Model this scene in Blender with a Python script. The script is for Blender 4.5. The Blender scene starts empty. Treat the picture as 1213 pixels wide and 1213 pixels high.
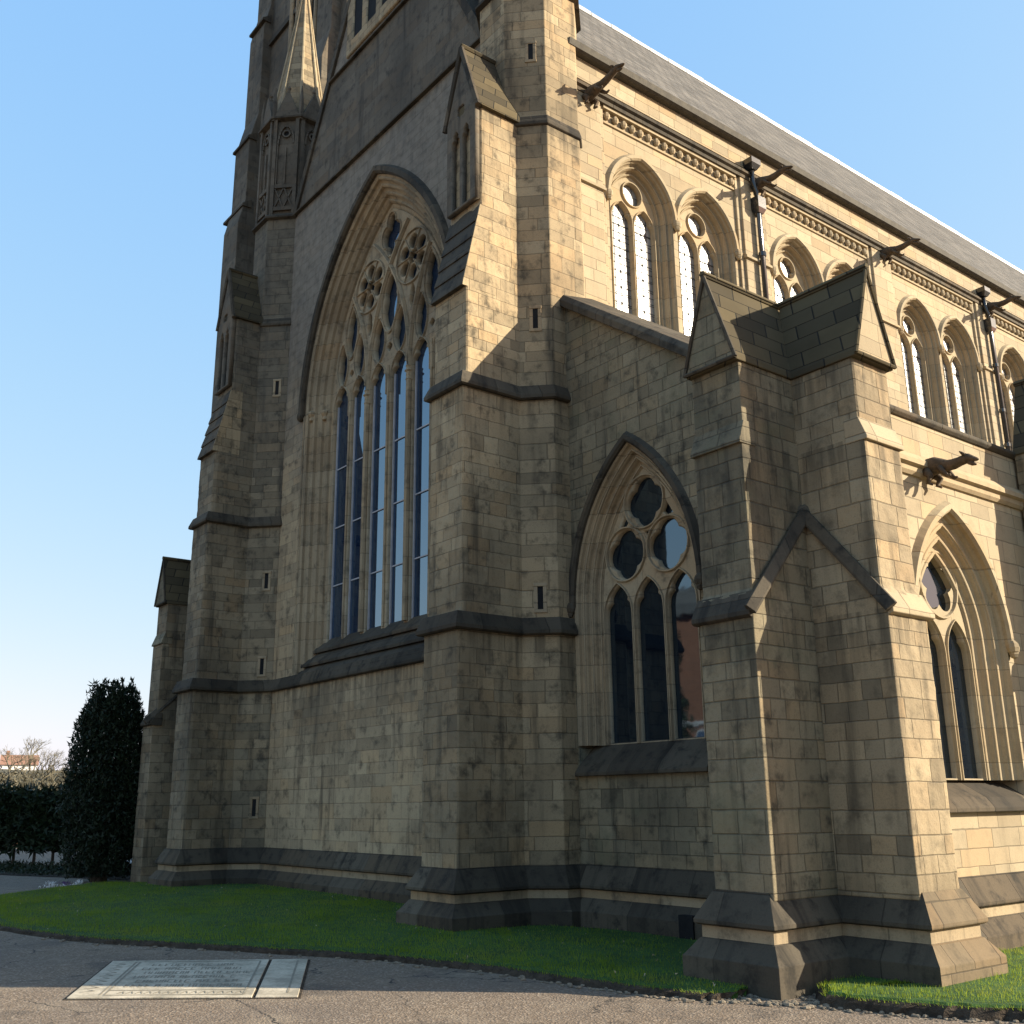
import bpy, bmesh, math, random
from mathutils import Vector, Matrix
rnd = random.Random(7)
R = math.radians
PI = math.pi
sc = bpy.context.scene
col = sc.collection

# ------------------------------------------------------------------ camera
cam = bpy.data.objects.new('camera', bpy.data.cameras.new('camera'))
col.objects.link(cam)
cam.data.sensor_width = 36.0
cam.data.lens = 36.0 * 1229.8 / 1213.0
cam.data.clip_start = 0.1
cam.data.clip_end = 4000
_r, _u, _f = Vector((.616603, .787199, -.010858)), Vector((.219092, -.158332, .962772)), Vector((-.756174, .596027, .270097))
mw = Matrix(((_r.x, _u.x, -_f.x, 0), (_r.y, _u.y, -_f.y, 0), (_r.z, _u.z, -_f.z, 1.65), (0, 0, 0, 1)))
cam.matrix_world = mw
sc.camera = cam
# ------------------------------------------------------------------ light
SUN = Vector((1.0, 1.08, 0.60)).normalized()
elev = math.asin(SUN.z); azim = math.atan2(SUN.x, SUN.y)
world = bpy.data.worlds.new('World'); sc.world = world
world.use_nodes = True
wn = world.node_tree
bg = wn.nodes.get('Background') or wn.nodes.new('ShaderNodeBackground')
sky = wn.nodes.new('ShaderNodeTexSky')
sky.sky_type = 'NISHITA'
sky.sun_disc = False
sky.sun_elevation = elev
sky.sun_rotation = azim
sky.altitude = 50
sky.air_density = 1.0
sky.dust_density = 0.9
sky.ozone_density = 1.0
# thin winter haze evens out the clear-air sky: each channel is compressed towards the horizon
spl = wn.nodes.new('ShaderNodeSeparateColor'); cmb = wn.nodes.new('ShaderNodeCombineColor')
wn.links.new(sky.outputs[0], spl.inputs[0])
for i_, (k_, e_) in enumerate(((.90, .66), (1.36, .36), (2.40, .05))):
    pw = wn.nodes.new('ShaderNodeMath'); pw.operation = 'POWER'; pw.inputs[1].default_value = e_
    ml = wn.nodes.new('ShaderNodeMath'); ml.operation = 'MULTIPLY'; ml.inputs[1].default_value = k_
    wn.links.new(spl.outputs[i_], pw.inputs[0]); wn.links.new(pw.outputs[0], ml.inputs[0]); wn.links.new(ml.outputs[0], cmb.inputs[i_])
wn.links.new(cmb.outputs[0], bg.inputs[0])
bg.inputs[1].default_value = 0.15
sl = bpy.data.lights.new('sun', 'SUN')
sl.energy = 4.6
sl.angle = R(0.5)
sl.color = (1.0, 0.89, 0.70)
so = bpy.data.objects.new('sun', sl); col.objects.link(so)
so.rotation_euler = (-SUN).to_track_quat('-Z', 'Y').to_euler()
so.location = (20, 20, 40)
sc.view_settings.view_transform = 'Standard'
sc.view_settings.look = 'None'
sc.view_settings.exposure = 1.38
sc.view_settings.gamma = 1.0

# ------------------------------------------------------------------ materials
class NT:
    def __init__(s, name):
        s.m = bpy.data.materials.new(name); s.m.use_nodes = True
        s.t = s.m.node_tree; s.n = s.t.nodes; s.l = s.t.links
        s.b = s.n.get('Principled BSDF')
    def node(s, typ, **kw):
        x = s.n.new(typ)
        for k, v in kw.items(): setattr(x, k, v)
        return x
    def inp(s, sock, v):
        if isinstance(v, bpy.types.NodeSocket): s.l.new(v, sock)
        elif v is not None: sock.default_value = v
    def math(s, op, a, b=None, c=None):
        x = s.node('ShaderNodeMath', operation=op)
        s.inp(x.inputs[0], a); s.inp(x.inputs[1], b); s.inp(x.inputs[2], c)
        return x.outputs[0]
    def mix(s, f, a, b, mode='MIX'):
        x = s.node('ShaderNodeMix', data_type='RGBA', blend_type=mode)
        s.inp(x.inputs[0], f); s.inp(x.inputs[6], a); s.inp(x.inputs[7], b)
        return x.outputs[2]
    def noise(s, vec, scale, detail=4, rough=.55, dims='3D'):
        x = s.node('ShaderNodeTexNoise', noise_dimensions=dims)
        if vec is not None: s.l.new(vec, x.inputs['Vector'])
        x.inputs['Scale'].default_value = scale
        x.inputs['Detail'].default_value = detail
        x.inputs['Roughness'].default_value = rough
        return x
    def ramp(s, f, a, b, c0=(0, 0, 0, 1), c1=(1, 1, 1, 1)):
        x = s.node('ShaderNodeMapRange', interpolation_type='SMOOTHSTEP')
        s.inp(x.inputs[0], f); x.inputs[1].default_value = a; x.inputs[2].default_value = b
        return x.outputs[0]
    def comb(s, x, y, z):
        c = s.node('ShaderNodeCombineXYZ')
        s.inp(c.inputs[0], x); s.inp(c.inputs[1], y); s.inp(c.inputs[2], z)
        return c.outputs[0]
    def bump(s, h, strength, dist):
        x = s.node('ShaderNodeBump')
        s.l.new(h, x.inputs['Height']); x.inputs['Strength'].default_value = strength
        x.inputs['Distance'].default_value = dist
        s.l.new(x.outputs[0], s.b.inputs['Normal'])
        return x

def c4(c): return (c[0], c[1], c[2], 1)

def stone(name, ca, cb, cdark, h=.225, lo=.34, hi=.85, joint=.0055, jdark=.45, stain=.6, soot=.35, rough=.9, rnd_dark=.35, bump=.5, seed=0., moss=None, grime=None, drips=None):
    """Ashlar: courses of varying height, stones of varying length, one tone per stone, joints, run-off stains and soot."""
    s = NT(name)
    g = s.node('ShaderNodeNewGeometry')
    p = s.node('ShaderNodeSeparateXYZ'); s.l.new(g.outputs['Position'], p.inputs[0])
    n = s.node('ShaderNodeSeparateXYZ'); s.l.new(g.outputs['True Normal'], n.inputs[0])
    sel = s.math('GREATER_THAN', s.math('ABSOLUTE', n.outputs[0]), .5)
    u = s.math('ADD', s.math('MULTIPLY', p.outputs[1], sel), s.math('MULTIPLY', p.outputs[0], s.math('SUBTRACT', 1., sel)))
    u = s.math('ADD', u, s.math('MULTIPLY', sel, 3.17))
    wob = s.noise(g.outputs['Position'], 3.5, 2)
    wv = s.math('MULTIPLY', s.math('SUBTRACT', wob.outputs[0], .5), .018)
    z = s.math('ADD', p.outputs[2], 5.0 + seed)
    zz = s.math('ADD', z, s.math('MULTIPLY', s.math('SINE', s.math('MULTIPLY', z, 2.3)), .07))
    zz = s.math('ADD', zz, s.math('MULTIPLY', s.math('SINE', s.math('MULTIPLY', z, 6.1)), .022))
    zz = s.math('ADD', zz, wv)
    zr = s.math('DIVIDE', zz, h)
    row = s.math('FLOOR', zr)
    w1 = s.node('ShaderNodeTexWhiteNoise', noise_dimensions='1D'); s.l.new(row, w1.inputs['W'])
    w1b = s.node('ShaderNodeTexWhiteNoise', noise_dimensions='1D'); s.l.new(s.math('ADD', row, 77.3), w1b.inputs['W'])
    ln = s.math('ADD', s.math('MULTIPLY', w1.outputs[0], hi - lo), lo)
    uu = s.math('ADD', s.math('ADD', u, wv), s.math('MULTIPLY', w1b.outputs[0], 9.0))
    # stones in a row alternate long and short
    uu = s.math('ADD', uu, s.math('MULTIPLY', s.math('SINE', s.math('MULTIPLY', uu, 4.7)), .06))
    cr = s.math('DIVIDE', uu, ln)
    cl = s.math('FLOOR', cr)
    fu = s.math('MULTIPLY', s.math('FRACT', cr), ln)
    fv = s.math('MULTIPLY', s.math('FRACT', zr), h)
    e1 = s.math('MINIMUM', fu, s.math('SUBTRACT', ln, fu))
    e2 = s.math('MINIMUM', fv, s.math('SUBTRACT', h, fv))
    e = s.math('MINIMUM', e1, e2)
    jn = s.noise(g.outputs['Position'], 1.3, 3)
    jw = s.math('MULTIPLY', s.ramp(jn.outputs[0], .3, .7), joint)
    face = s.ramp(s.math('SUBTRACT', e, jw), 0., .007)
    idn = s.node('ShaderNodeTexWhiteNoise', noise_dimensions='3D'); s.l.new(s.comb(row, cl, sel), idn.inputs['Vector'])
    rr = s.node('ShaderNodeSeparateColor'); s.l.new(idn.outputs['Color'], rr.inputs[0])
    base = s.mix(rr.outputs[0], c4(ca), c4(cb))
    dk = s.math('MULTIPLY', s.math('POWER', rr.outputs[1], 3.0), rnd_dark)
    base = s.mix(dk, base, c4(cdark))
    base = s.mix(s.math('MULTIPLY', s.math('POWER', rr.outputs[2], 3.0), .5), base, c4((ca[0] * 1.02, ca[1] * .84, ca[2] * .66)))
    # fine grain and mottling
    gr = s.noise(g.outputs['Position'], 38, 5, .65)
    base = s.mix(s.math('MULTIPLY', s.math('ABSOLUTE', s.math('SUBTRACT', gr.outputs[0], .5)), 1.5), base, c4(cdark))
    mo = s.noise(g.outputs['Position'], 4.5, 5, .65)
    base = s.mix(s.math('MULTIPLY', s.ramp(mo.outputs[0], .48, .75), soot), base, c4(cdark))
    # streaks that ran down the face
    sv = s.comb(s.math('MULTIPLY', u, 5.0), s.math('MULTIPLY', p.outputs[2], .45), 0.3 + seed)
    st = s.noise(sv, 1.0, 5, .6)
    base = s.mix(s.math('MULTIPLY', s.ramp(st.outputs[0], .5, .78), stain), base, c4(cdark))
    lg = s.noise(g.outputs['Position'], .42, 3, .5)
    base = s.mix(s.math('MULTIPLY', s.ramp(lg.outputs[0], .45, .72), stain * .6), base, c4(cdark))
    if moss:
        mn = s.noise(g.outputs['Position'], 1.7, 4, .6)
        base = s.mix(s.math('MULTIPLY', s.ramp(mn.outputs[0], .5, .72), .5), base, c4(moss))
    if drips:
        dn = s.noise(s.comb(s.math('MULTIPLY', u, 6.5), s.math('MULTIPLY', p.outputs[2], .5), 4.1), 1.0, 5, .6)
        for zd in drips:
            below = s.math('MULTIPLY', s.ramp(p.outputs[2], zd - .85, zd), s.math('LESS_THAN', p.outputs[2], zd + .03))
            base = s.mix(s.math('MULTIPLY', s.math('MULTIPLY', below, s.ramp(dn.outputs[0], .40, .66)), .65), base, c4(cdark))
    if grime:
        gz = s.noise(g.outputs['Position'], .55, 4, .6)
        gf = s.ramp(s.math('ADD', p.outputs[2], s.math('MULTIPLY', s.math('SUBTRACT', gz.outputs[0], .5), 9.)), grime[0], grime[1])
        gc = s.mix(s.ramp(mo.outputs[0], .3, .75), c4(grime[2]), c4([x * .6 for x in grime[2]]))
        base = s.mix(s.math('MULTIPLY', gf, grime[3]), base, gc)
    jc = s.mix(jdark, base, (.016, .015, .012, 1))
    base = s.mix(face, jc, base)
    s.l.new(base, s.b.inputs['Base Color'])
    s.b.inputs['Roughness'].default_value = rough
    s.b.inputs['Specular IOR Level'].default_value = .25
    hh = s.math('ADD', s.math('MULTIPLY', face, .6), s.math('MULTIPLY', gr.outputs[0], .35))
    hh = s.math('ADD', hh, s.math('MULTIPLY', mo.outputs[0], .7))
    hh = s.math('ADD', hh, s.math('MULTIPLY', rr.outputs[2], .25))
    s.bump(hh, bump, .012)
    return s.m

def plain(name, ca, cb, scale=6, rough=.85, bump=.3, metal=0., spec=.3, bscale=30, bdist=.01):
    s = NT(name)
    g = s.node('ShaderNodeNewGeometry')
    a = s.noise(g.outputs['Position'], scale, 6, .65)
    b = s.noise(g.outputs['Position'], bscale, 5, .6)
    f = s.ramp(s.math('ADD', s.math('MULTIPLY', a.outputs[0], .7), s.math('MULTIPLY', b.outputs[0], .3)), .35, .65)
    s.l.new(s.mix(f, c4(ca), c4(cb)), s.b.inputs['Base Color'])
    s.b.inputs['Roughness'].default_value = rough
    s.b.inputs['Metallic'].default_value = metal
    s.b.inputs['Specular IOR Level'].default_value = spec
    s.bump(s.math('ADD', a.outputs[0], b.outputs[0]), bump, bdist)
    return s.m

def slate_mat(name, ca, cb, h=.22, w=.3, slope_axis='Y'):
    s = NT(name)
    g = s.node('ShaderNodeNewGeometry')
    p = s.node('ShaderNodeSeparateXYZ'); s.l.new(g.outputs['Position'], p.inputs[0])
    zr = s.math('DIVIDE', p.outputs[2], h); row = s.math('FLOOR', zr)
    u = s.math('ADD', p.outputs[1], p.outputs[0]) if slope_axis == 'XY' else p.outputs[1]
    off = s.math('MULTIPLY', s.math('FRACT', s.math('MULTIPLY', row, .5)), w)
    cr = s.math('DIVIDE', s.math('ADD', u, off), w); cl = s.math('FLOOR', cr)
    fu = s.math('FRACT', cr); fv = s.math('FRACT', zr)
    e = s.math('MINIMUM', s.math('MULTIPLY', s.math('MINIMUM', fu, s.math('SUBTRACT', 1., fu)), w), s.math('MULTIPLY', fv, h))
    face = s.ramp(e, .002, .014)
    idn = s.node('ShaderNodeTexWhiteNoise', noise_dimensions='3D'); s.l.new(s.comb(row, cl, 0.), idn.inputs['Vector'])
    nz = s.noise(g.outputs['Position'], 1.1, 5, .6)
    base = s.mix(idn.outputs[0], c4(ca), c4(cb))
    base = s.mix(s.math('MULTIPLY', s.ramp(nz.outputs[0], .4, .7), .45), base, c4([x * .4 for x in ca]))
    base = s.mix(face, (.02, .02, .018, 1), base)
    s.l.new(base, s.b.inputs['Base Color'])
    s.b.inputs['Roughness'].default_value = .95
    s.b.inputs['Specular IOR Level'].default_value = .15
    hh = s.math('ADD', s.math('MULTIPLY', face, .8), s.math('MULTIPLY', idn.outputs[0], .6))
    s.bump(hh, .6, .02)
    return s.m

def glass_mat(name, tint, rough, wav=.15, wscale=5, ior=1.7):
    s = NT(name)
    g = s.node('ShaderNodeNewGeometry')
    a = s.noise(g.outputs['Position'], wscale, 2)
    s.b.inputs['Base Color'].default_value = c4(tint)
    s.b.inputs['Roughness'].default_value = rough
    s.b.inputs['IOR'].default_value = ior
    s.b.inputs['Specular IOR Level'].default_value = .5
    s.b.inputs['Specular Tint'].default_value = (.55, .78, 1, 1)  # blue painted into every reflection, deepening the mirrored sky
    s.bump(a.outputs[0], wav, .02)
    return s.m

def leaded_mat(name, tint, rough, pitch=.16):
    """Small quarries of slightly tilted glass in lead cames."""
    s = NT(name)
    g = s.node('ShaderNodeNewGeometry')
    p = s.node('ShaderNodeSeparateXYZ'); s.l.new(g.outputs['Position'], p.inputs[0])
    n = s.node('ShaderNodeSeparateXYZ'); s.l.new(g.outputs['True Normal'], n.inputs[0])
    sel = s.math('GREATER_THAN', s.math('ABSOLUTE', n.outputs[0]), .5)
    u = s.math('ADD', s.math('MULTIPLY', p.outputs[1], sel), s.math('MULTIPLY', p.outputs[0], s.math('SUBTRACT', 1., sel)))
    def cell(v, h):
        r = s.math('DIVIDE', v, h)
        f = s.math('FRACT', r)
        return s.math('FLOOR', r), s.math('MULTIPLY', s.math('MINIMUM', f, s.math('SUBTRACT', 1., f)), h)
    c1, e1 = cell(u, pitch); c2, e2 = cell(p.outputs[2], pitch * 1.35)
    e = s.math('MINIMUM', e1, e2)
    face = s.ramp(e, .008, .014)
    idn = s.node('ShaderNodeTexWhiteNoise', noise_dimensions='3D'); s.l.new(s.comb(c1, c2, 0.), idn.inputs['Vector'])
    base = s.mix(idn.outputs[0], c4(tint), c4([min(1, t * 1.7 + .01) for t in tint]))
    base = s.mix(face, (.006, .006, .006, 1), base)
    s.l.new(base, s.b.inputs['Base Color'])
    s.l.new(s.math('ADD', s.math('MULTIPLY', s.math('SUBTRACT', 1., face), .25), rough), s.b.inputs['Roughness'])
    s.b.inputs['IOR'].default_value = 1.8
    a = s.noise(g.outputs['Position'], 9, 2)
    s.bump(s.math('ADD', s.math('ADD', face, a.outputs[0]), idn.outputs[0]), .12, .02)
    return s.m

BUFF_A, BUFF_B, BUFF_D = (.42, .342, .225), (.335, .27, .176), (.16, .128, .083)
M = {}
M['stone'] = stone('ashlar_buff', BUFF_A, BUFF_B, BUFF_D, h=.21, lo=.32, hi=.68, stain=.35, soot=.3, rnd_dark=.45, seed=.11)
M['stone_west'] = stone('ashlar_west', (.43, .335, .205), (.31, .24, .147), (.06, .05, .035), drips=(3.98, 7.62, 12.55), h=.21, lo=.28, hi=.6, stain=.85, soot=.85, rnd_dark=.35, seed=.02, joint=.0045, jdark=.42, bump=.7)
M['stone_facade'] = stone('ashlar_facade', (.50, .385, .235), (.41, .315, .195), (.078, .063, .044), drips=(3.98, 15.4), h=.21, lo=.35, hi=.8, stain=.85, soot=.8, rnd_dark=.35, seed=.02, joint=.004, jdark=.3, bump=.5, grime=(6., 13., (.19, .172, .145), .85))
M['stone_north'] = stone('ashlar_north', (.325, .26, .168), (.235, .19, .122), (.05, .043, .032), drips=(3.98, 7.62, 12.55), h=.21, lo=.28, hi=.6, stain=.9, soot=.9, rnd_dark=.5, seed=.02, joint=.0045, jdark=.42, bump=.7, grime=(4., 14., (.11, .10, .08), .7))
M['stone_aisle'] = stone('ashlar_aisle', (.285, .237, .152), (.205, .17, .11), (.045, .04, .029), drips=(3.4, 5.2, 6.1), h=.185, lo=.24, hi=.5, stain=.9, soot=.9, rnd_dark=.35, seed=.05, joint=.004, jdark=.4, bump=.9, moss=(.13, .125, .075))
M['stone_corner'] = stone('ashlar_corner', (.37, .292, .182), (.275, .215, .135), (.058, .048, .033), drips=(3.4, 5.2, 6.1), h=.185, lo=.22, hi=.46, stain=.7, soot=.6, rnd_dark=.45, seed=.07, joint=.004, jdark=.4, bump=.8)
M['stone_gable'] = stone('weathered_gable', (.16, .135, .10), (.12, .103, .078), (.045, .039, .031), h=.26, jdark=.15, stain=.9, soot=.9, rnd_dark=.3, seed=.3)
M['moulded'] = stone('moulded_stone', (.42, .33, .21), (.32, .25, .16), (.08, .065, .046), h=.42, lo=3, hi=4, jdark=.4, stain=.7, soot=.7, rnd_dark=.3, seed=.2)
M['plinth_south'] = stone('plinth_sunlit', (.20, .15, .09), (.15, .112, .068), (.06, .048, .032), h=.3, lo=.4, hi=.7, jdark=.5, stain=.6, soot=.7, rnd_dark=.3, seed=.2)  # sunlit copy of the plinth stone: the sun's brightness is in the colour
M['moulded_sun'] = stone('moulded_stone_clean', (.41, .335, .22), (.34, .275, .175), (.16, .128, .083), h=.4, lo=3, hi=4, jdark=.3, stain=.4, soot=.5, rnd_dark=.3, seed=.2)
M['black'] = stone('blackened_stone', (.12, .098, .068), (.072, .06, .043), (.018, .016, .013), h=.9, lo=.5, hi=1.1, joint=.003, jdark=.5, stain=.95, soot=.95, rnd_dark=.6, bump=.8, seed=.4)
M['roofstone'] = slate_mat('gable_roof_slabs', (.115, .09, .05), (.05, .042, .028), h=.2, w=.5, slope_axis='XY')
M['slate'] = slate_mat('roof_slate', (.165, .152, .135), (.10, .094, .086))
M['lead'] = plain('lead_flashing', (.24, .24, .24), (.36, .36, .36), rough=.5, metal=.3, bump=.15)
M['gutter'] = plain('gutter_paint', (.045, .039, .03), (.08, .07, .052), rough=.8, bump=.2)
M['iron'] = plain('black_gloss_iron', (.012, .012, .013), (.02, .02, .02), rough=.18, bump=.06, spec=.8)
M['gargoyle'] = plain('dark_carved_stone', (.055, .042, .028), (.12, .085, .055), scale=9, rough=.95, bump=.8)
M['glass_dark'] = glass_mat('storm_glazing', (.005, .016, .045), .015, .03, 1.2, 3.0)  # blue base colour paints reflected sky into the panes
M['glass_lead'] = leaded_mat('leaded_glass', (.012, .014, .018), .05)
M['glass_dim'] = glass_mat('dim_window_glass', (.004, .007, .013), .03, .05, 2.5, 2.3)
M['glass_sun'] = leaded_mat('leaded_clear_glass', (.12, .12, .115), .30, .17)
M['dark'] = plain('dark_opening', (.006, .006, .007), (.012, .012, .012), rough=.9, bump=0)
M['white'] = plain('white_glazing_bead', (.34, .335, .35), (.45, .44, .45), rough=.6, bump=.05)

# ------------------------------------------------------------------ mesh helpers
class MB:
    def __init__(s): s.v = []; s.f = []; s.smooth = False
    def add(s, vs, fs):
        b = len(s.v); s.v += [tuple(x) for x in vs]; s.f += [tuple(b + i for i in f) for f in fs]
    def box(s, x0, x1, y0, y1, z0, z1):
        s.add([(x0, y0, z0), (x1, y0, z0), (x1, y1, z0), (x0, y1, z0), (x0, y0, z1), (x1, y0, z1), (x1, y1, z1), (x0, y1, z1)],
              [(0, 3, 2, 1), (4, 5, 6, 7), (0, 1, 5, 4), (1, 2, 6, 5), (2, 3, 7, 6), (3, 0, 4, 7)])
    def prism(s, a, b):
        n = len(a)
        s.add(list(a) + list(b), [tuple(range(n))[::-1], tuple(range(n, 2 * n))] + [(i, (i + 1) % n, n + (i + 1) % n, n + i) for i in range(n)])
    def loft(s, rings, closed=True, cap=True):
        n = len(rings[0]); vs = [p for r in rings for p in r]; fs = []
        for k in range(len(rings) - 1):
            for i in range(n if closed else n - 1):
                j = (i + 1) % n
                fs.append((k * n + i, k * n + j, (k + 1) * n + j, (k + 1) * n + i))
        if cap and closed:
            fs.append(tuple(range(n))[::-1]); fs.append(tuple((len(rings) - 1) * n + i for i in range(n)))
        s.add(vs, fs)
    def tube(s, pts, rad, n=8, cap=True):
        pts = [Vector(p) for p in pts]; rings = []
        if not hasattr(rad, '__len__'): rad = [rad] * len(pts)
        up = Vector((0, 0, 1))
        for i, p in enumerate(pts):
            d = (pts[min(i + 1, len(pts) - 1)] - pts[max(i - 1, 0)]).normalized()
            a = d.cross(up)
            if a.length < .05: a = d.cross(Vector((1, 0, 0)))
            a.normalize(); b = a.cross(d).normalized()
            r = rad[i]; rx, ry = (r if hasattr(r, '__len__') else (r, r))
            rings.append([p + a * (rx * math.cos(2 * PI * k / n)) + b * (ry * math.sin(2 * PI * k / n)) for k in range(n)])
        s.loft(rings, True, cap)
    def ball(s, c, r, n=8, m=6):
        c = Vector(c); r = r if hasattr(r, '__len__') else (r, r, r)
        rings = [[c + Vector((r[0] * math.sin(PI * (j + .04) / (m + .08)) * math.cos(2 * PI * k / n), r[1] * math.sin(PI * (j + .04) / (m + .08)) * math.sin(2 * PI * k / n), r[2] * math.cos(PI * (j + .04) / (m + .08)))) for k in range(n)] for j in range(m + 1)]
        s.loft(rings)
    def build(s, name, mat, parent=None, bevel=0, smooth=None):
        me = bpy.data.meshes.new(name); me.from_pydata(s.v, [], s.f); me.update()
        bm = bmesh.new(); bm.from_mesh(me); bmesh.ops.recalc_face_normals(bm, faces=bm.faces); bm.to_mesh(me); bm.free()
        if s.smooth or smooth: me.polygons.foreach_set('use_smooth', [True] * len(me.polygons))
        o = bpy.data.objects.new(name, me); col.objects.link(o)
        me.materials.append(mat)
        if parent: o.parent = parent
        if bevel:
            b = o.modifiers.new('bevel', 'BEVEL'); b.width = bevel; b.segments = 2; b.limit_method = 'ANGLE'; b.angle_limit = R(35)
        return o

def split_build(mb, name, mat, bevel=0):
    par = list(range(len(mb.v)))
    def find(a):
        while par[a] != a: par[a] = par[par[a]]; a = par[a]
        return a
    for f in mb.f:
        r = find(f[0])
        for i in f[1:]: par[find(i)] = r
    groups = {}
    for f in mb.f: groups.setdefault(find(f[0]), []).append(f)
    out = []
    for fs in groups.values():
        ids = sorted({i for f in fs for i in f}); mp = {i: k for k, i in enumerate(ids)}
        m = MB(); m.smooth = mb.smooth; m.v = [mb.v[i] for i in ids]; m.f = [tuple(mp[i] for i in f) for f in fs]
        out.append(m.build(name, mat, None, bevel))
    return out

clouds = bpy.data.textures.new('worn', 'CLOUDS'); clouds.noise_scale = .16; clouds.noise_depth = 3
def worn(o, vox=.03, amt=.022):
    for m in list(o.modifiers): o.modifiers.remove(m)
    r = o.modifiers.new('remesh', 'REMESH'); r.mode = 'VOXEL'; r.voxel_size = vox; r.adaptivity = 0.0
    d = o.modifiers.new('wear', 'DISPLACE'); d.texture = clouds; d.strength = amt; d.mid_level = .55; d.texture_coords = 'GLOBAL'
    return o

def empty(name, loc=(0, 0, 0), label=None, cat=None, group=None, parent=None):
    o = bpy.data.objects.new(name, None); col.objects.link(o); o.location = loc
    if label: o['label'] = label
    if cat: o['category'] = cat
    if group: o['group'] = group
    if parent: o.parent = parent
    return o
def tag(o, label=None, cat=None, group=None, kind=None):
    for k, v in (('label', label), ('category', cat), ('group', group), ('kind', kind)):
        if v: o[k] = v
    return o

def sweep(mb, path, prof, closed=False, seg=None):
    """prof: (out, z) points swept along a plan path; outward is the right-hand side of the path."""
    P = [Vector((p[0], p[1])) for p in path]; n = len(P); nor = []
    for i in range(n):
        ds = []
        if closed or i > 0: ds.append((P[i] - P[i - 1]).normalized())
        if closed or i < n - 1: ds.append((P[(i + 1) % n] - P[i]).normalized())
        ns = [Vector((d.y, -d.x)) for d in ds]
        if len(ns) == 2:
            m = ns[0] + ns[1]; m = m / max(m.dot(ns[0]), .2) if m.length > 1e-6 else ns[0]
        else: m = ns[0]
        nor.append(m)
    rings = [[(P[i].x + nor[i].x * o, P[i].y + nor[i].y * o, z) for (o, z) in prof] for i in range(n)]
    if closed: rings.append(rings[0])
    if seg: rings = rings[seg[0]:seg[1] + 1]
    mb.loft(rings, True, not closed and not seg)

class Fr:
    """A wall's own frame: u to the right along the face, d into the wall, z up."""
    def __init__(s, kind, p): s.k = kind; s.p = p
    def __call__(s, u, d, z):
        return (u, s.p + d, z) if s.k == 'W' else (s.p - d, u, z)
    def mat(s, d):
        if s.k == 'W': return Matrix(((1, 0, 0, 0), (0, 0, -1, s.p + d), (0, 1, 0, 0), (0, 0, 0, 1)))
        return Matrix(((0, 0, 1, s.p - d), (1, 0, 0, 0), (0, 1, 0, 0), (0, 0, 0, 1)))

def plate(name, fr, loops, d0, d1, mat, parent, bevel=0):
    """A flat slab with holes: loops[0] is the outline, the others are openings; front face at depth d0."""
    cu = bpy.data.curves.new(name, 'CURVE'); cu.dimensions = '2D'; cu.fill_mode = 'BOTH'
    for lp in loops:
        sp = cu.splines.new('POLY'); sp.points.add(len(lp) - 1)
        for i, (x, y) in enumerate(lp): sp.points[i].co = (x, y, 0, 1)
        sp.use_cyclic_u = True
    cu.extrude = (d1 - d0) / 2 - bevel
    cu.bevel_depth = bevel; cu.bevel_resolution = 0; cu.offset = -bevel
    t = bpy.data.objects.new(name + '_tmp', cu); col.objects.link(t)
    dg = bpy.context.evaluated_depsgraph_get(); dg.update()
    me = bpy.data.meshes.new_from_object(t.evaluated_get(dg)); me.name = name
    bpy.data.objects.remove(t); bpy.data.curves.remove(cu)
    me.transform(fr.mat((d0 + d1) / 2))
    me.materials.clear(); me.materials.append(mat)
    o = bpy.data.objects.new(name, me); col.objects.link(o)
    if parent: o.parent = parent
    return o

def arch(uc, w, rad, zs, zb, off=0., n=14):
    """Pointed arch outline, left foot -> apex -> right foot, pushed outward by off."""
    cx = rad - w; r = rad + off
    th = math.acos(max(-1, min(1, -cx / r)))
    pts = [(uc - w - off, zb)]
    for i in range(n + 1):
        a = PI + (th - PI) * i / n
        pts.append((uc + cx + r * math.cos(a), zs + r * math.sin(a)))
    left = pts[:]
    right = [(2 * uc - x, z) for x, z in left[:-1]][::-1]
    return left + right
def arch_rad(w, rise): return (w * w + rise * rise) / (2 * w)
def band(mb, fr, uc, w, rad, zs, zb, prof, n=14):
    rows = [[fr(u, d, z) for u, z in arch(uc, w, rad, zs, zb, o, n)] for o, d in prof]
    mb.loft(rows, False, False)
def foil(uc, zc, dl, rl, n, rot=0., sx=1., sz=1., m=10):
    pts = []
    N = n * m
    for i in range(N):
        a = 2 * PI * i / N
        k = a / (2 * PI / n); dlt = (k - round(k)) * (2 * PI / n)
        s = rl * rl - (dl * math.sin(dlt)) ** 2
        r = dl * math.cos(dlt) + math.sqrt(max(s, 0))
        pts.append((uc + sx * r * math.cos(a + rot), zc + sz * r * math.sin(a + rot)))
    return pts
def circle(uc, zc, r, n=24): return [(uc + r * math.cos(2 * PI * i / n), zc + r * math.sin(2 * PI * i / n)) for i in range(n)]
def light(uc, g, zs, zb, rise=1.9, cusp=.3, n=12):
    """Opening of one light with a trefoiled pointed head."""
    rad = arch_rad(g, g * rise)
    pts = arch(uc, g, rad, zs, zb, 0, n); out = []
    L = len(pts); half = L // 2
    for i, (x, z) in enumerate(pts):
        k = i if i <= half else L - 1 - i
        t = (k - 1) / (half - 1) if k > 0 else 0
        a = cusp * math.exp(-((t - .42) / .1) ** 2) if k > 0 else 0
        out.append((uc + (x - uc) * (1 - a), z + (zs + g * .35 - z) * a * .35))
    return out
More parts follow.
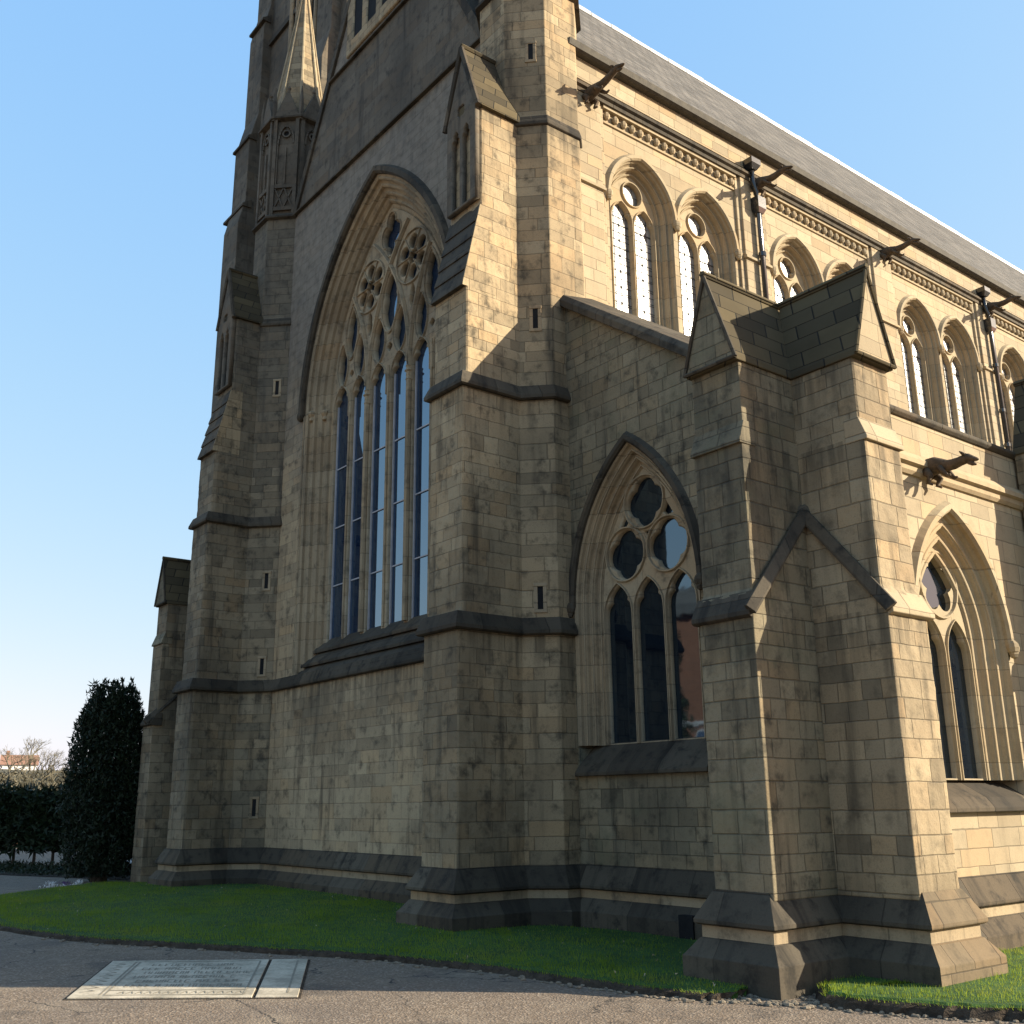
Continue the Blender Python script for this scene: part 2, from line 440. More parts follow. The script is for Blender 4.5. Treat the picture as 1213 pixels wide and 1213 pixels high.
def dagger(uc, zc, w, h, lean=0., n=36, cusp=.28):
    """Long pointed opening cusped on both sides."""
    out = []
    for i in range(n):
        a = 2 * PI * i / n
        s = math.sin(a); c = math.cos(a)
        x = w * c * (1 - .55 * max(0, s) ** 1.5 - .25 * max(0, -s) ** 2)
        z = h * (abs(s) ** .9) * (1 if s > 0 else -1)
        k = 1 - cusp * math.exp(-((s - .12) / .16) ** 2)
        out.append((uc + x * k + lean * z, zc + z))
    return out
def barpath(mb, fr, pts, hw, d0, d1):
    """A chamfered tracery bar along (u, z) points, front at d0."""
    P = [Vector(p) for p in pts]; rows = [[] for _ in range(6)]
    for i, p in enumerate(P):
        t = (P[min(i + 1, len(P) - 1)] - P[max(i - 1, 0)]).normalized(); nn = Vector((-t.y, t.x))
        for k, (o, d) in enumerate(((-hw, d1), (-hw, d0 + .05), (-hw * .35, d0), (hw * .35, d0), (hw, d0 + .05), (hw, d1))):
            q = p + nn * o; rows[k].append(fr(q.x, d, q.y))
    mb.loft(rows, False, False)

# ------------------------------------------------------------------ the church
XM = -16.86                      # middle of the west front
F = 9.75                         # plane of the west wall
church = empty('church', (XM, F, 0), 'tall Gothic stone church with octagonal corner turrets, great traceried window and sunlit nave side', 'church')
INV = Matrix.Translation((-XM, -F, 0))
def part(o, label=None):
    """Hang a part built in world coordinates under the church."""
    o.parent = church; o.matrix_parent_inverse = INV
    if label: o['label'] = label
    return o
def sub(o, parent):
    o.parent = parent
    return o
def mir(x): return 2 * XM - x

def octagon(cx, cy, r, z):
    c = r / math.cos(PI / 8)
    return [(cx + c * math.cos(PI / 8 + k * PI / 4), cy + c * math.sin(PI / 8 + k * PI / 4), z) for k in range(8)]

STRING = lambda zb, o=.085, h=.26: [(-.03, zb + h), (.012, zb + h), (o, zb + .07), (o, zb + .02), (o - .03, zb), (-.03, zb)]
PLINTH = [(-.05, .84), (.003, .84), (.05, .76), (.15, .58), (.15, .545), (.12, .53), (.09, .53), (.09, .42), (.115, .41), (.215, .28), (.235, .26), (.235, -.3), (-.05, -.3)]

# --- corner turrets with their west buttresses, octagonal lantern and spirelet
def turret(cx):
    cy = 10.1
    mb = MB()
    st = [(-.3, .885), (4.0, .885), (4.02, .875), (7.7, .875), (7.75, .862), (12.6, .862), (12.75, .845), (15.4, .845)]
    mb.loft([octagon(cx, cy, r, z) for z, r in st])
    t = part(mb.build('turret', M['stone_west'] if cx > XM else M['stone_north'], None, .012))
    # octagonal lantern
    d = MB(); d.loft([octagon(cx, cy, .80, 15.45), octagon(cx, cy, .80, 18.2)])
    dr = sub(d.build('lantern', M['stone_gable'], None, .01), t)
    # panels of blind tracery on each face, set proud as thin frames
    pm = MB(); hm = MB()
    for k in range(8):
        a = k * PI / 4
        nx, ny = math.cos(a), math.sin(a); tx, ty = -ny, nx
        def q(u, o, z): return (cx + nx * (.80 + o) + tx * u, cy + ny * (.80 + o) + ty * u, z)
        def bx(m, u0, u1, o0, o1, z0, z1):
            m.add([q(u0, o0, z0), q(u1, o0, z0), q(u1, o1, z0), q(u0, o1, z0), q(u0, o0, z1), q(u1, o0, z1), q(u1, o1, z1), q(u0, o1, z1)],
                  [(0, 3, 2, 1), (4, 5, 6, 7), (0, 1, 5, 4), (1, 2, 6, 5), (2, 3, 7, 6), (3, 0, 4, 7)])
        for s_ in (-1, 1):
            bx(pm, s_ * .28 - .045, s_ * .28 + .045, -.02, .075, 15.5, 18.2)
            bx(pm, s_ * .21 - .016, s_ * .21 + .016, -.02, .05, 16.35, 17.55)
        bx(pm, -.235, .235, -.02, .06, 16.24, 16.34)
        bx(pm, -.235, .235, -.02, .06, 15.62, 15.72)
        bx(pm, -.02, .02, -.02, .045, 16.34, 17.4)
        # lozenge frieze
        for s_ in (-1, 1):
            for e in (-1, 1):
                c_ = s_ * .115; w_ = .02
                a0 = (c_ - .1 * e, 15.73); a1 = (c_ + .1 * e, 16.23)
                pm.prism([q(a0[0] - w_, -.02, a0[1]), q(a0[0] + w_, -.02, a0[1]), q(a1[0] + w_, -.02, a1[1]), q(a1[0] - w_, -.02, a1[1])],
                         [q(a0[0] - w_, .04, a0[1]), q(a0[0] + w_, .04, a0[1]), q(a1[0] + w_, .04, a1[1]), q(a1[0] - w_, .04, a1[1])])
        # pointed head with a pierced roundel
        prev = None
        for s_ in (-1, 1):
            pts = [(s_ * .22 * math.cos(x * PI / 2 * .95), 17.5 + .5 * math.sin(x * PI / 2 * .95)) for x in [i / 6 for i in range(7)]]
            for i in range(6):
                (u0, z0), (u1, z1) = pts[i], pts[i + 1]
                pm.prism([q(u0, -.02, z0), q(u1, -.02, z1), q(u1 * .8, -.02, z1 - .03), q(u0 * .8, -.02, z0 - .01)],
                         [q(u0, .06, z0), q(u1, .06, z1), q(u1 * .8, .06, z1 - .03), q(u0 * .8, .06, z0 - .01)])
        ring = [[q((.07 + w_) * math.cos(2 * PI * i / 12), o, 17.78 + (.07 + w_) * math.sin(2 * PI * i / 12)) for i in range(13)] for w_, o in ((0, .0), (0, .05), (.04, .05), (.04, 0))]
        pm.loft(ring, False, False)
        hm.add([q(.068 * math.cos(2 * PI * i / 12), .006, 17.78 + .068 * math.sin(2 * PI * i / 12)) for i in range(12)], [tuple(range(12))])
        # gablet above, with finial
        pm.prism([q(-.31, -.1, 18.28), q(.31, -.1, 18.28), q(0, -.1, 19.05)], [q(-.31, .08, 18.28), q(.31, .08, 18.28), q(0, .08, 19.05)])
        pm.tube([q(0, 0, 18.95), q(0, 0, 19.2)], [.035, .015], 6)
        pm.ball(q(0, 0, 19.12), .05, 6, 4)
        # little pinnacle on each arris
        ca = a + PI / 8; cr = .80 / math.cos(PI / 8) + .03
        px, py = cx + cr * math.cos(ca), cy + cr * math.sin(ca)
        pm.tube([(px, py, 18.15), (px, py, 18.75), (px, py, 19.15)], [.07, .06, .01], 6)
    sub(pm.build('blind_tracery', M['stone_gable']), t)
    [sub(o, t) for o in split_build(hm, 'roundel_opening', M['dark'])]
    sm = MB()
    sm.loft([octagon(cx, cy, r, z) for z, r in ((15.36, .84), (15.39, .93), (15.44, .93), (15.56, .80))])
    sm.loft([octagon(cx, cy, r, z) for z, r in ((18.16, .8), (18.2, .92), (18.25, .92), (18.33, .8))])
    path = [p[:2] for p in octagon(cx, cy, .85, 0)]
    [sub(o, t) for o in split_build(sm, 'string_course', M['black'])]
    # spirelet with rolls on its arrises
    s = MB(); s.loft([octagon(cx, cy, .66, 18.3), octagon(cx, cy, .025, 23.0)])
    sub(s.build('spirelet', M['stone_corner'], None), t)
    rb = MB()
    for p, q_ in zip(octagon(cx, cy, .67, 18.3), octagon(cx, cy, .03, 23.0)): rb.tube([p, q_], [.045, .02], 6)
    [sub(o, t) for o in split_build(rb, 'spirelet_rib', M['moulded_sun'])]
    # slit lights on the diagonal faces
    for sgn in ((1,) if cx > XM else (1,)):
        nx, ny = math.sqrt(.5), -math.sqrt(.5); tx, ty = math.sqrt(.5), math.sqrt(.5)
        for zc, hh, rr in ((14.0, .16, .845), (9.0, .17, .862), (4.53, .17, .875), (1.62, .17, .885), (6.4, .17, .875), (10.95, .17, .862)):
            if cx > XM and zc in (1.62, 6.4, 10.95): continue
            if cx < XM and zc in (14.0, 9.0, 4.55): continue
            def q(u, o, z): return (cx + nx * (rr + o) + tx * u, cy + ny * (rr + o) + ty * u, z)
            fm = MB()
            uo = .10 if cx > XM else .12
            for (u0, u1, z0, z1, o1) in ((-.095, -.04, zc - hh, zc + hh, .012), (.04, .095, zc - hh, zc + hh, .012), (-.1, .1, zc + hh, zc + hh + .05, .02), (-.1, .1, zc - hh - .05, zc - hh, .018)):
                fm.prism([q(u0 + uo, -.08, z0), q(u1 + uo, -.08, z0), q(u1 + uo, -.08, z1), q(u0 + uo, -.08, z1)], [q(u0 + uo, o1, z0), q(u1 + uo, o1, z0), q(u1 + uo, o1, z1), q(u0 + uo, o1, z1)])
            sub(fm.build('slit_window_frame', M['moulded'], None, .006), t)
            gm = MB(); gm.add([q(-.045 + uo, .003, zc - hh), q(.045 + uo, .003, zc - hh), q(.045 + uo, .003, zc + hh), q(-.045 + uo, .003, zc + hh)], [(0, 1, 2, 3)])
            sub(gm.build('slit_window_pane', M['dark']), t)
    return t
TR, TL = -12.16, mir(-12.16)
turret(TR); turret(TL)

# --- the great west buttresses
def west_buttress(xs, w=.85):
    x0, x1 = xs - w, xs
    prof = [(9.6, -.3), (8.21, -.3), (8.21, 4.1), (8.29, 4.28), (8.29, 7.72), (8.35, 7.9), (8.35, 9.33), (8.62, 10.75), (8.64, 10.85), (8.64, 12.62), (9.6, 12.62)]
    mb = MB(); mb.prism([(x0, y, z) for y, z in prof], [(x1, y, z) for y, z in prof])
    b = part(mb.build('buttress', M['stone_west'] if xs > XM else M['stone_north'], None, .015))
    # sloping set-off slabs, lapped course over course
    sm = MB(); n = 5
    for i in range(n):
        y0, z0 = 8.30 + .066 * i - .03, 9.27 + .30 * i
        y1, z1 = 8.30 + .066 * (i + 1) + .012, z0 + .36
        sm.prism([(x0 - .02, 8.9, z0), (x0 - .02, y0, z0), (x0 - .02, y0 + .01, z0 + .05), (x0 - .02, y1, z1), (x0 - .02, 8.9, z1)],
                 [(x1 - .012, 8.9, z0), (x1 - .012, y0, z0), (x1 - .012, y0 + .01, z0 + .05), (x1 - .012, y1, z1), (x1 - .012, 8.9, z1)])
    sub(sm.build('weathering', M['black'], None, .008), b)
    sd = MB(); sd.prism([(x1 - .02, 8.9, 9.27), (x1 - .02, 8.28, 9.27), (x1 - .02, 8.29, 9.34), (x1 - .02, 8.62, 10.79), (x1 - .02, 8.9, 10.79)],
                        [(x1 + .004, 8.9, 9.27), (x1 + .004, 8.28, 9.27), (x1 + .004, 8.29, 9.34), (x1 + .004, 8.62, 10.79), (x1 + .004, 8.9, 10.79)])
    sub(sd.build('weathering_cheek', M['stone_west']), b)
    # steep gabled cap
    c = (x0 + x1) / 2; e = w / 2 + .07
    g = MB()
    ya, yb = 8.57, 9.45
    g.prism([(c - e, ya, 12.58), (c + e, ya, 12.58), (c + e - .02, ya, 12.68), (c, ya, 13.98), (c - e + .02, ya, 12.68)],
            [(c - e, yb, 12.58), (c + e, yb, 12.58), (c + e - .02, yb, 12.68), (c, yb, 13.98), (c - e + .02, yb, 12.68)])
    sub(g.build('gable_cap', M['roofstone'], None, .01), b)
    r = MB(); r.tube([(c, 8.54, 14.0), (c, 9.3, 14.0)], .045, 6)
    sub(r.build('ridge_roll', M['roofstone']), b)
    gf = MB(); gf.add([(c - e + .05, ya - .004, 12.66), (c + e - .05, ya - .004, 12.66), (c, ya - .004, 13.86)], [(0, 1, 2)])
    # blind two-light panel in the front
    fr = Fr('W', 8.64)
    hole = [light(c - .145, .105, 12.15, 10.95, 2.4), light(c + .145, .105, 12.15, 10.95, 2.4), foil(c, 12.72, .05, .06, 4, PI / 4)]
    out = [(c - .4, 10.9), (c + .4, 10.9), (c + .4, 12.62), (c, 13.7), (c - .4, 12.62)]
    sub(plate('blind_panel', Fr('W', 8.54), [out] + hole, 0, .098, M['stone_gable'], None, .012), b)
    bk = MB(); bk.add([(c - .35, 8.572 - .012, 12.5), (c + .35, 8.572 - .012, 12.5), (c, 8.56, 13.55)], [(0, 1, 2)])
    cm = MB()
    for s_ in (-1, 1):
        cm.tube([(c + s_ * .47, 8.545, 12.56), (c, 8.545, 13.95)], .05, 6)
    sub(cm.build('gable_coping', M['black']), b)
    return b
BR, BL = -11.66, mir(-11.66) + .85
worn(west_buttress(BR), .035, .02); worn(west_buttress(BL), .05, .025)

# --- strings and plinth, one moulding run along the whole plan
bz = 8.21
def plan(fw, tw):
    """West-front plan from the north turret round to the aisle: fw buttress front, tw turret radius."""
    def tur(cx):
        a = tw * math.tan(PI / 8)
        return cx - tw, cx - a, 10.1 - tw, 10.1 - a, cx + a, cx + tw
    out = []
    for cx, xs in ((TL, BL), (TR, BR)):
        x0, x1, y0, y1, x2, x3 = tur(cx)
        out += [(x0, 9.9), (x0, y1), (xs - .85 - .001, y1 - (xs - .851 - x0))] if False else [(x0, 9.9), (x0, y1)]
        yl = y1 - (xs - .85 - x0)
        out += [(xs - .85, yl), (xs - .85, fw), (xs, fw), (xs, 10.1 - tw + (xs - x2)), (x3, y1), (x3, 9.9)]
    return out
pl = plan(8.21, .885)
L_, Rr = pl[:8], pl[8:]
fac = [(L_[-1][0], F), (Rr[0][0], F)]
def fixpath(p): return p
AW = 10.02
B1X, B1W, B1Y = -6.433, .653, 7.986
B2Y, B2X = 9.0, -5.53
AS = -6.3
plinth_path = L_[1:-1] + fac + Rr[1:-1] + [(-11.275, AW), (B1X - B1W, AW), (B1X - B1W, B1Y), (B1X, B1Y), (B1X, B2Y), (B2X, B2Y), (B2X, B2Y + B1W), (AS, B2Y + B1W), (AS, 13.53), (B2X, 13.53), (B2X, 14.18), (AS, 14.18), (AS, 40)]
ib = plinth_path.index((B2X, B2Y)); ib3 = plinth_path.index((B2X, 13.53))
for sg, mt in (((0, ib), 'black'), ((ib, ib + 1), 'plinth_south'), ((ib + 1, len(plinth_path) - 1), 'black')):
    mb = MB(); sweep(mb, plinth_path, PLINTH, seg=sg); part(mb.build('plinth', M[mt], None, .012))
mb = MB(); sweep(mb, plinth_path, [(.06, .525), (.094, .525), (.094, .415), (.06, .415)])
part(mb.build('plinth_band', M['moulded'], None))
sp = MB()
sweep(sp, L_[1:-1] + fac + Rr[1:-1] + [(-11.275, AW)], STRING(3.98))
p2 = plan(8.29, .875)
sweep(sp, p2[1:7] + [(p2[6][0], F)], STRING(7.62, .08, .24))
sweep(sp, [(p2[9][0], F)] + p2[9:15] + [(p2[14][0], AW)], STRING(7.62, .08, .24))
for cx in (TL, TR):
    o = [p[:2] for p in octagon(cx, 10.1, .852, 0)]
    o = o[4:] + o[:2]
    sweep(sp, o, STRING(12.52, .05, .2))
[part(o) for o in split_build(sp, 'string_course', M['black'], .01)]

# --- west wall with the great window
ZS = 9.95; WI = 2.28; RI = 4.51; UC = XM
wf = Fr('W', F)
gx = lambda z: (z - 15.45) / 1.87
outline = [(TL + .3, -.3), (TR - .3, -.3), (TR - .3, 15.45), (TR - .85, 15.45), (UC, 22.5), (TL + .85, 15.45), (TL + .3, 15.45)]
win_hole = arch(UC, WI, RI, ZS, 4.1, .60, 24)
west = part(plate('wall', wf, [outline, win_hole], 0, .75, M['stone_facade'], None))
# weathered upper gable, a skin of darker stone set proud between the strings
plate_up = plate('gable_face', Fr('W', F - .012), [[(TL + .86, 15.5), (TR - .86, 15.5), (UC + 2.27, 18.25), (UC - 2.27, 18.25)]], 0, .01, M['stone_gable'], None); part(plate_up)
gm_ = MB()
for z, x in ((15.40, 3.85), (18.18, 2.28)):
    gm_.prism([(UC - x, F + .02, z), (UC - x, F - .09, z), (UC - x, F - .09, z + .04), (UC - x, F + .02, z + .2)], [(UC + x, F + .02, z), (UC + x, F - .09, z), (UC + x, F - .09, z + .04), (UC + x, F + .02, z + .2)])
for s_ in (-1, 1):
    a0 = Vector((UC + s_ * 3.82, 0, 15.4)); a1 = Vector((UC, 0, 22.62))
    nn = Vector((s_ * .88, 0, .47))
    gm_.prism([(p.x, y, p.z) for p in (a0 - nn * .06, a0 + nn * .12) for y in (F - .07, F + .75)][:2] + [(a0.x + nn.x * .12, F + .75, a0.z + nn.z * .12), (a0.x + nn.x * .12, F - .07, a0.z + nn.z * .12)],
              [(p.x, y, p.z) for p in (a1 - nn * .06, a1 + nn * .12) for y in (F - .07, F + .75)][:2] + [(a1.x + nn.x * .12, F + .75, a1.z + nn.z * .12), (a1.x + nn.x * .12, F - .07, a1.z + nn.z * .12)])
[part(o) for o in split_build(gm_, 'gable_coping', M['black'], .01)]
# small window high in the gable
gw = empty('window'); part(gw)
gwh = plate('frame', Fr('W', F - .06), [[(UC - 1.5, 18.4), (UC + 1.1, 18.4), (UC + 1.1, 20.3), (UC, 21.4), (UC - 1.5, 20.3)]] + [light(UC - 1.0 + .62 * i, .2, 20.0, 18.75, 2, .3) for i in range(4)], 0, .09, M['stone_west'], None, .02)
gwh.parent = gw
gg = MB(); gg.add([(UC - 1.4, F - .02, 18.5), (UC + 1.0, F - .02, 18.5), (UC + 1.0, F - .02, 20.3), (UC - 1.4, F - .02, 20.3)], [(0, 1, 2, 3)])
gg.build('pane', M['dark'], gw)

GW = empty('window'); part(GW, 'great six-light window with flowing rose tracery')
mb = MB()
band(mb, wf, UC, WI, RI, ZS, 4.1, [(.62, -.02), (.60, .015), (.56, .03), (.52, .0), (.49, .03), (.49, .09), (.45, .13), (.405, .10), (.37, .13), (.36, .20), (.32, .235), (.275, .2), (.24, .24), (.23, .30), (.19, .335), (.145, .30), (.11, .35), (.10, .40), (.05, .41), (0, .45), (0, .62)], 24)
mb.build('jamb_moulding', M['moulded'], GW)
mb = MB()
band(mb, wf, UC, WI, RI, ZS, ZS + .02, [(.60, .03), (.60, -.05), (.64, -.10), (.74, -.10), (.80, -.0), (.80, .03)], 24)
for s_ in (-1, 1): mb.ball(wf(UC + s_ * (WI + .7), -.04, ZS), (.1, .1, .12))
mb.build('hood_mould', M['black'], GW)
# capitals on the jamb shafts
mb = MB()
for s_ in (-1, 1):
    for off, d in ((.20, .29), (.45, .10)):
        c_ = wf(UC + s_ * (WI + off), d, 0)
        mb.loft([[(c_[0] + rr * math.cos(2 * PI * k / 8), c_[1] + rr * math.sin(2 * PI * k / 8), zz) for k in range(8)] for zz, rr in ((ZS - .16, .03), (ZS - .14, .06), (ZS - .10, .06), (ZS - .07, .04), (ZS, .085), (ZS + .05, .085), (ZS + .08, .04))])
[sub(o, GW) for o in split_build(mb, 'capital', M['moulded'])]
# sill of three sloping steps
mb = MB()
for i in range(3):
    d0, z0 = -.05 + .15 * i, 4.1 + .28 * i
    d1, z1 = d0 + .24, z0 + .30
    e = WI + .66 - .18 * i
    a = [(d0, z0), (d0, z0 + .06), (d1, z1), (.7, z1), (.7, z0)]
    mb.prism([wf(UC - e, d, z) for d, z in a], [wf(UC + e, d, z) for d, z in a])
mb.build('sill', M['black'], GW, .01)
# tracery
DT = .36
lc = [-1.93, -1.19, -.4, .4, 1.19, 1.93]
holes = []
for i, u in enumerate(lc): holes.append(light(UC + u, .305, ZS + .0 - (.0 if i in (2, 3) else .0), 4.87, 1.48, .34))
for sgn in (-1, 0, 1):
    c = sgn * 1.555
    if sgn == 0:
        holes += [dagger(UC - .41, ZS + .99, .235, .46), dagger(UC + .41, ZS + .99, .235, .46), dagger(UC, ZS + 1.74, .29, .62), foil(UC, ZS + .72, .04, .05, 4)]
    else:
        holes += [dagger(UC + c - .36, ZS + .94, .2, .45, -.02), dagger(UC + c + .36, ZS + .94, .2, .45, .0), dagger(UC + c, ZS + 1.63, .23, .54, -.05 * sgn), foil(UC + c, ZS + .66, .035, .045, 4)]
        cx_, cz_, r_ = UC + sgn * .83, ZS + 2.42, .6
        holes.append(foil(cx_, cz_, .06, .1, 4, PI / 4))
        for k in range(6):
            a = PI / 2 + k * PI / 3
            holes.append([(cx_ + .345 * math.cos(a) + .19 * (math.cos(t) * math.cos(a) * .85 - math.sin(t) * math.sin(a) * .76), cz_ + .345 * math.sin(a) + .19 * (math.cos(t) * math.sin(a) * .85 + math.sin(t) * math.cos(a) * .76)) for t in [2 * PI * j / 14 for j in range(14)]])
        holes.append(dagger(UC + sgn * .83, ZS + 1.54, .1, .26))
holes.append(foil(UC, ZS + 3.3, .2, .18, 4, PI / 4 * 0, .9, 1.25))
plate('tracery', wf, [arch(UC, WI, RI, ZS, 4.6, .012, 24)] + holes, DT + .04, DT + .17, M['moulded'], GW, .018)
mb = MB()
def arc_bar(u0, sgn, hw, d0):
    pts = []
    for i in range(40):
        a = i / 39 * 1.3
        x = u0 + sgn * (RI - RI * math.cos(a)); z = RI * math.sin(a)
        if math.hypot(x - (-WI + RI), z) > RI + .02 or math.hypot(x + (-WI + RI), z) > RI + .02: break
        pts.append((UC + x, ZS + z))
    barpath(mb, wf, pts, hw, d0, DT + .1)
for u0 in (-.8, .8):
    for sg in (-1, 1): arc_bar(u0, sg, .042, DT - .03)
    mb.tube([wf(UC + u0, DT + .02, 4.9), wf(UC + u0, DT + .02, ZS)], .065, 8)
    for zz, rr in ((ZS - .28, .08), (ZS - .2, .07), (ZS - .1, .1), (ZS, .08)): mb.ball(wf(UC + u0, DT + .02, zz), (rr, rr, .035), 8, 4)
for u0 in (-1.56, 0, 1.56): mb.tube([wf(UC + u0, DT + .035, 4.9), wf(UC + u0, DT + .035, ZS + .3)], .035, 6)
for sg in (-1, 1):
    barpath(mb, wf, circle(UC + sg * .83, ZS + 2.42, .585, 32) + [circle(UC + sg * .83, ZS + 2.42, .585, 32)[0]], .03, DT, DT + .1)
    barpath(mb, wf, [(x, z) for x, z in dagger(UC + sg * 1.555, ZS + 1.65, .29, .66, -.05 * sg, cusp=0)] , .022, DT + .01, DT + .1)
barpath(mb, wf, [(x, z) for x, z in dagger(UC, ZS + 1.75, .33, .72, 0, cusp=0)], .022, DT + .01, DT + .1)
for u in lc:
    for g in (.32,):
        barpath(mb, wf, arch(UC + u, g, arch_rad(g, g * 1.55), ZS, ZS - .3, .0, 10), .022, DT + .01, DT + .1)
for c_, z_, w_, h_ in [(-.41, .99, .262, .52), (.41, .99, .262, .52), (0, 1.74, .322, .69)] + [(q * 1.555 + e * .36, .94, .228, .52) for q in (-1, 1) for e in (-1, 1)] + [(q * 1.555, 1.63, .26, .61) for q in (-1, 1)]:
    barpath(mb, wf, dagger(UC + c_, ZS + z_, w_, h_, 0, cusp=0.) + [dagger(UC + c_, ZS + z_, w_, h_, 0, cusp=0.)[0]], .016, DT + .005, DT + .1)
for sg in (-1, 1):
    for k in range(6):
        a = PI / 3 * k; cx_, cz_ = UC + sg * .83, ZS + 2.42
        barpath(mb, wf, [(cx_ + r_ * math.cos(a + .0), cz_ + r_ * math.sin(a + .0)) for r_ in (.12, .35, .58)], .016, DT + .01, DT + .1)
top_ = foil(UC, ZS + 3.3, .22, .2, 4, 0, .9, 1.25)
barpath(mb, wf, top_ + [top_[0]], .016, DT + .005, DT + .1)
mb.build('mullion', M['moulded'], GW)
gl = MB(); gl.add([wf(UC - 2.3, DT + .165, ZS + .3), wf(UC + 2.3, DT + .165, ZS + .3), wf(UC + 2.3, DT + .165, 14), wf(UC - 2.3, DT + .165, 14)], [(0, 1, 2, 3)])
gl.build('glass', M['glass_dark'], GW)
for u in lc:
    gl = MB(); gl.box(UC + u - .33, UC + u + .33, F + DT + .14, F + DT + .15, 4.84, ZS + .72)
    gl.build('glass', M['glass_dark'], GW)
wb = MB()
for u in lc:
    x = UC + u
    wb.box(x - .308, x - .275, F + DT + .105, F + DT + .138, 4.9, ZS + .1)
    for zz in (6.05, 7.3, 8.6):
        wb.box(x - .254, x + .286, F + DT + .115, F + DT + .137, zz - .012, zz + .012)
    wb.box(x - .254, x + .286, F + DT + .11, F + DT + .137, 4.87, 4.93)
[sub(o, GW) for o in split_build(wb, 'glazing_bar', M['white'])]

# --- generic aisle / clerestory windows
def window(fr, uc, wo, w, zs, rise_o, zb, lights, eyes, dt, mat, hoodmat, glass, steps=2, sill=None, bar=.018, lead=False):
    """hood half-width wo, opening half-width w; lights: (u, g, zs, rise, cusp); eyes: hole outlines."""
    o = wo - w; ro = arch_rad(wo, rise_o); ri = ro - o
    W = empty('window'); part(W)
    m = MB()
    k = o - .06
    prof = [(k + .0, -.012), (k - .02, .02)]
    for i in range(steps):
        a = k - .03 - (k - .03) * i / steps; b = k - .03 - (k - .03) * (i + 1) / steps
        d0 = .03 + (dt - .03) * i / steps; d1 = .03 + (dt - .03) * (i + 1) / steps
        prof += [(a, d0), (a - .10 * (a - b), d0 + .5 * (d1 - d0)), (a - .30 * (a - b), d0 + .78 * (d1 - d0)), (a - .52 * (a - b), d0 + .72 * (d1 - d0)), (a - .6 * (a - b), d0 + .55 * (d1 - d0)), (a - .72 * (a - b), d0 + .5 * (d1 - d0)), (a - .84 * (a - b), d0 + .56 * (d1 - d0)), (a - .88 * (a - b), d0 + .8 * (d1 - d0)), (b + .004, d1 - .01)]
    prof += [(0, dt), (0, dt + .3)]
    band(m, fr, uc, w, ri, zs, zb, prof, 14)
    m.build('jamb_moulding', mat, W)
    m = MB()
    band(m, fr, uc, w, ri, zs, zs, [(k - .01, .02), (k - .01, -.04), (k + .02, -.075), (k + .08, -.075), (k + .13, 0), (k + .13, .02)], 14)
    m.build('hood_mould', hoodmat, W)
    m = MB()
    for s_ in (-1, 1): m.ball(fr(uc + s_ * (w + k + .06), -.05, zs - .02), (.085, .085, .1), 8, 6); m.ball(fr(uc + s_ * (w + k + .06), -.06, zs - .1), (.06, .06, .06), 6, 4)
    [sub(q, W) for q in split_build(m, 'label_stop', hoodmat)]
    hl = [light(uc + u, g, z, zb + .02, rs, cu) for u, g, z, rs, cu in lights] + eyes
    plate('tracery', fr, [arch(uc, w, ri, zs, zb, .012, 16)] + hl, dt, dt + .14, mat, W, .018)
    g = MB(); zt = zs + math.sqrt(max(ri * ri - (ri - w) ** 2, 0))
    g.add([fr(uc - w - .02, dt + .075, zb), fr(uc + w + .02, dt + .075, zb), fr(uc + w + .02, dt + .075, zt), fr(uc - w - .02, dt + .075, zt)], [(0, 1, 2, 3)])
    g.build('glass', glass, W)
    bm_ = MB()
    for u, g_, z, rs, cu in lights:
        rad = arch_rad(g_ + .022, (g_ + .022) * rs)
        barpath(bm_, fr, arch(uc + u, g_ + .022, rad, z, zb, 0, 10), bar, dt - .03, dt + .05)
    bm_.build('mullion', mat, W)
    if lead:
        for u, g_, z, rs, cu in lights:
            lm = MB(); z_ = zb + .12; k_ = 0
            while z_ < z + g_:
                hw_ = g_ + .01 if z_ < z else g_ * .7
                lm.add([fr(uc + u - hw_, dt + .07, z_ - .006), fr(uc + u + hw_, dt + .07, z_ - .006), fr(uc + u + hw_, dt + .07, z_ + .006), fr(uc + u - hw_, dt + .07, z_ + .006)], [(0, 1, 2, 3)])
                if k_ % 2: lm.add([fr(uc + u + .03 * math.cos(q_), dt + .069, z_ + .035 * math.sin(q_)) for q_ in (0, PI / 2, PI, 3 * PI / 2)], [(0, 1, 2, 3)])
                z_ += .155; k_ += 1
            for du in (-.5, 0, .5):
                hw_ = .0045; ux_ = uc + u + du * g_
                lm.add([fr(ux_ - hw_, dt + .071, zb), fr(ux_ + hw_, dt + .071, zb), fr(ux_ + hw_, dt + .071, z + g_ * (1.3 - abs(du))), fr(ux_ - hw_, dt + .071, z + g_ * (1.3 - abs(du)))], [(0, 1, 2, 3)])
            lm.build('leading', M['dark'], W)
    if sill:
        z0, e, h = sill
        s_ = MB(); a = [(-.09, z0), (-.09, z0 + .05), (.0, z0 + .16), (dt + .03, z0 + h), (dt + .2, z0 + h), (dt + .2, z0 - .0)]
        s_.prism([fr(uc - e, d, z) for d, z in a], [fr(uc + e, d, z) for d, z in a])
        s_.build('sill', M['black'], W, .01)
    return W, bm_
def rings(W, fr, cs, dt, mat, hw=.03):
    m = MB()
    for u, z, r in cs:
        c = circle(u, z, r, 28); barpath(m, fr, c + [c[0]], hw, dt - .035, dt + .05)
    m.build('roundel', mat, W)

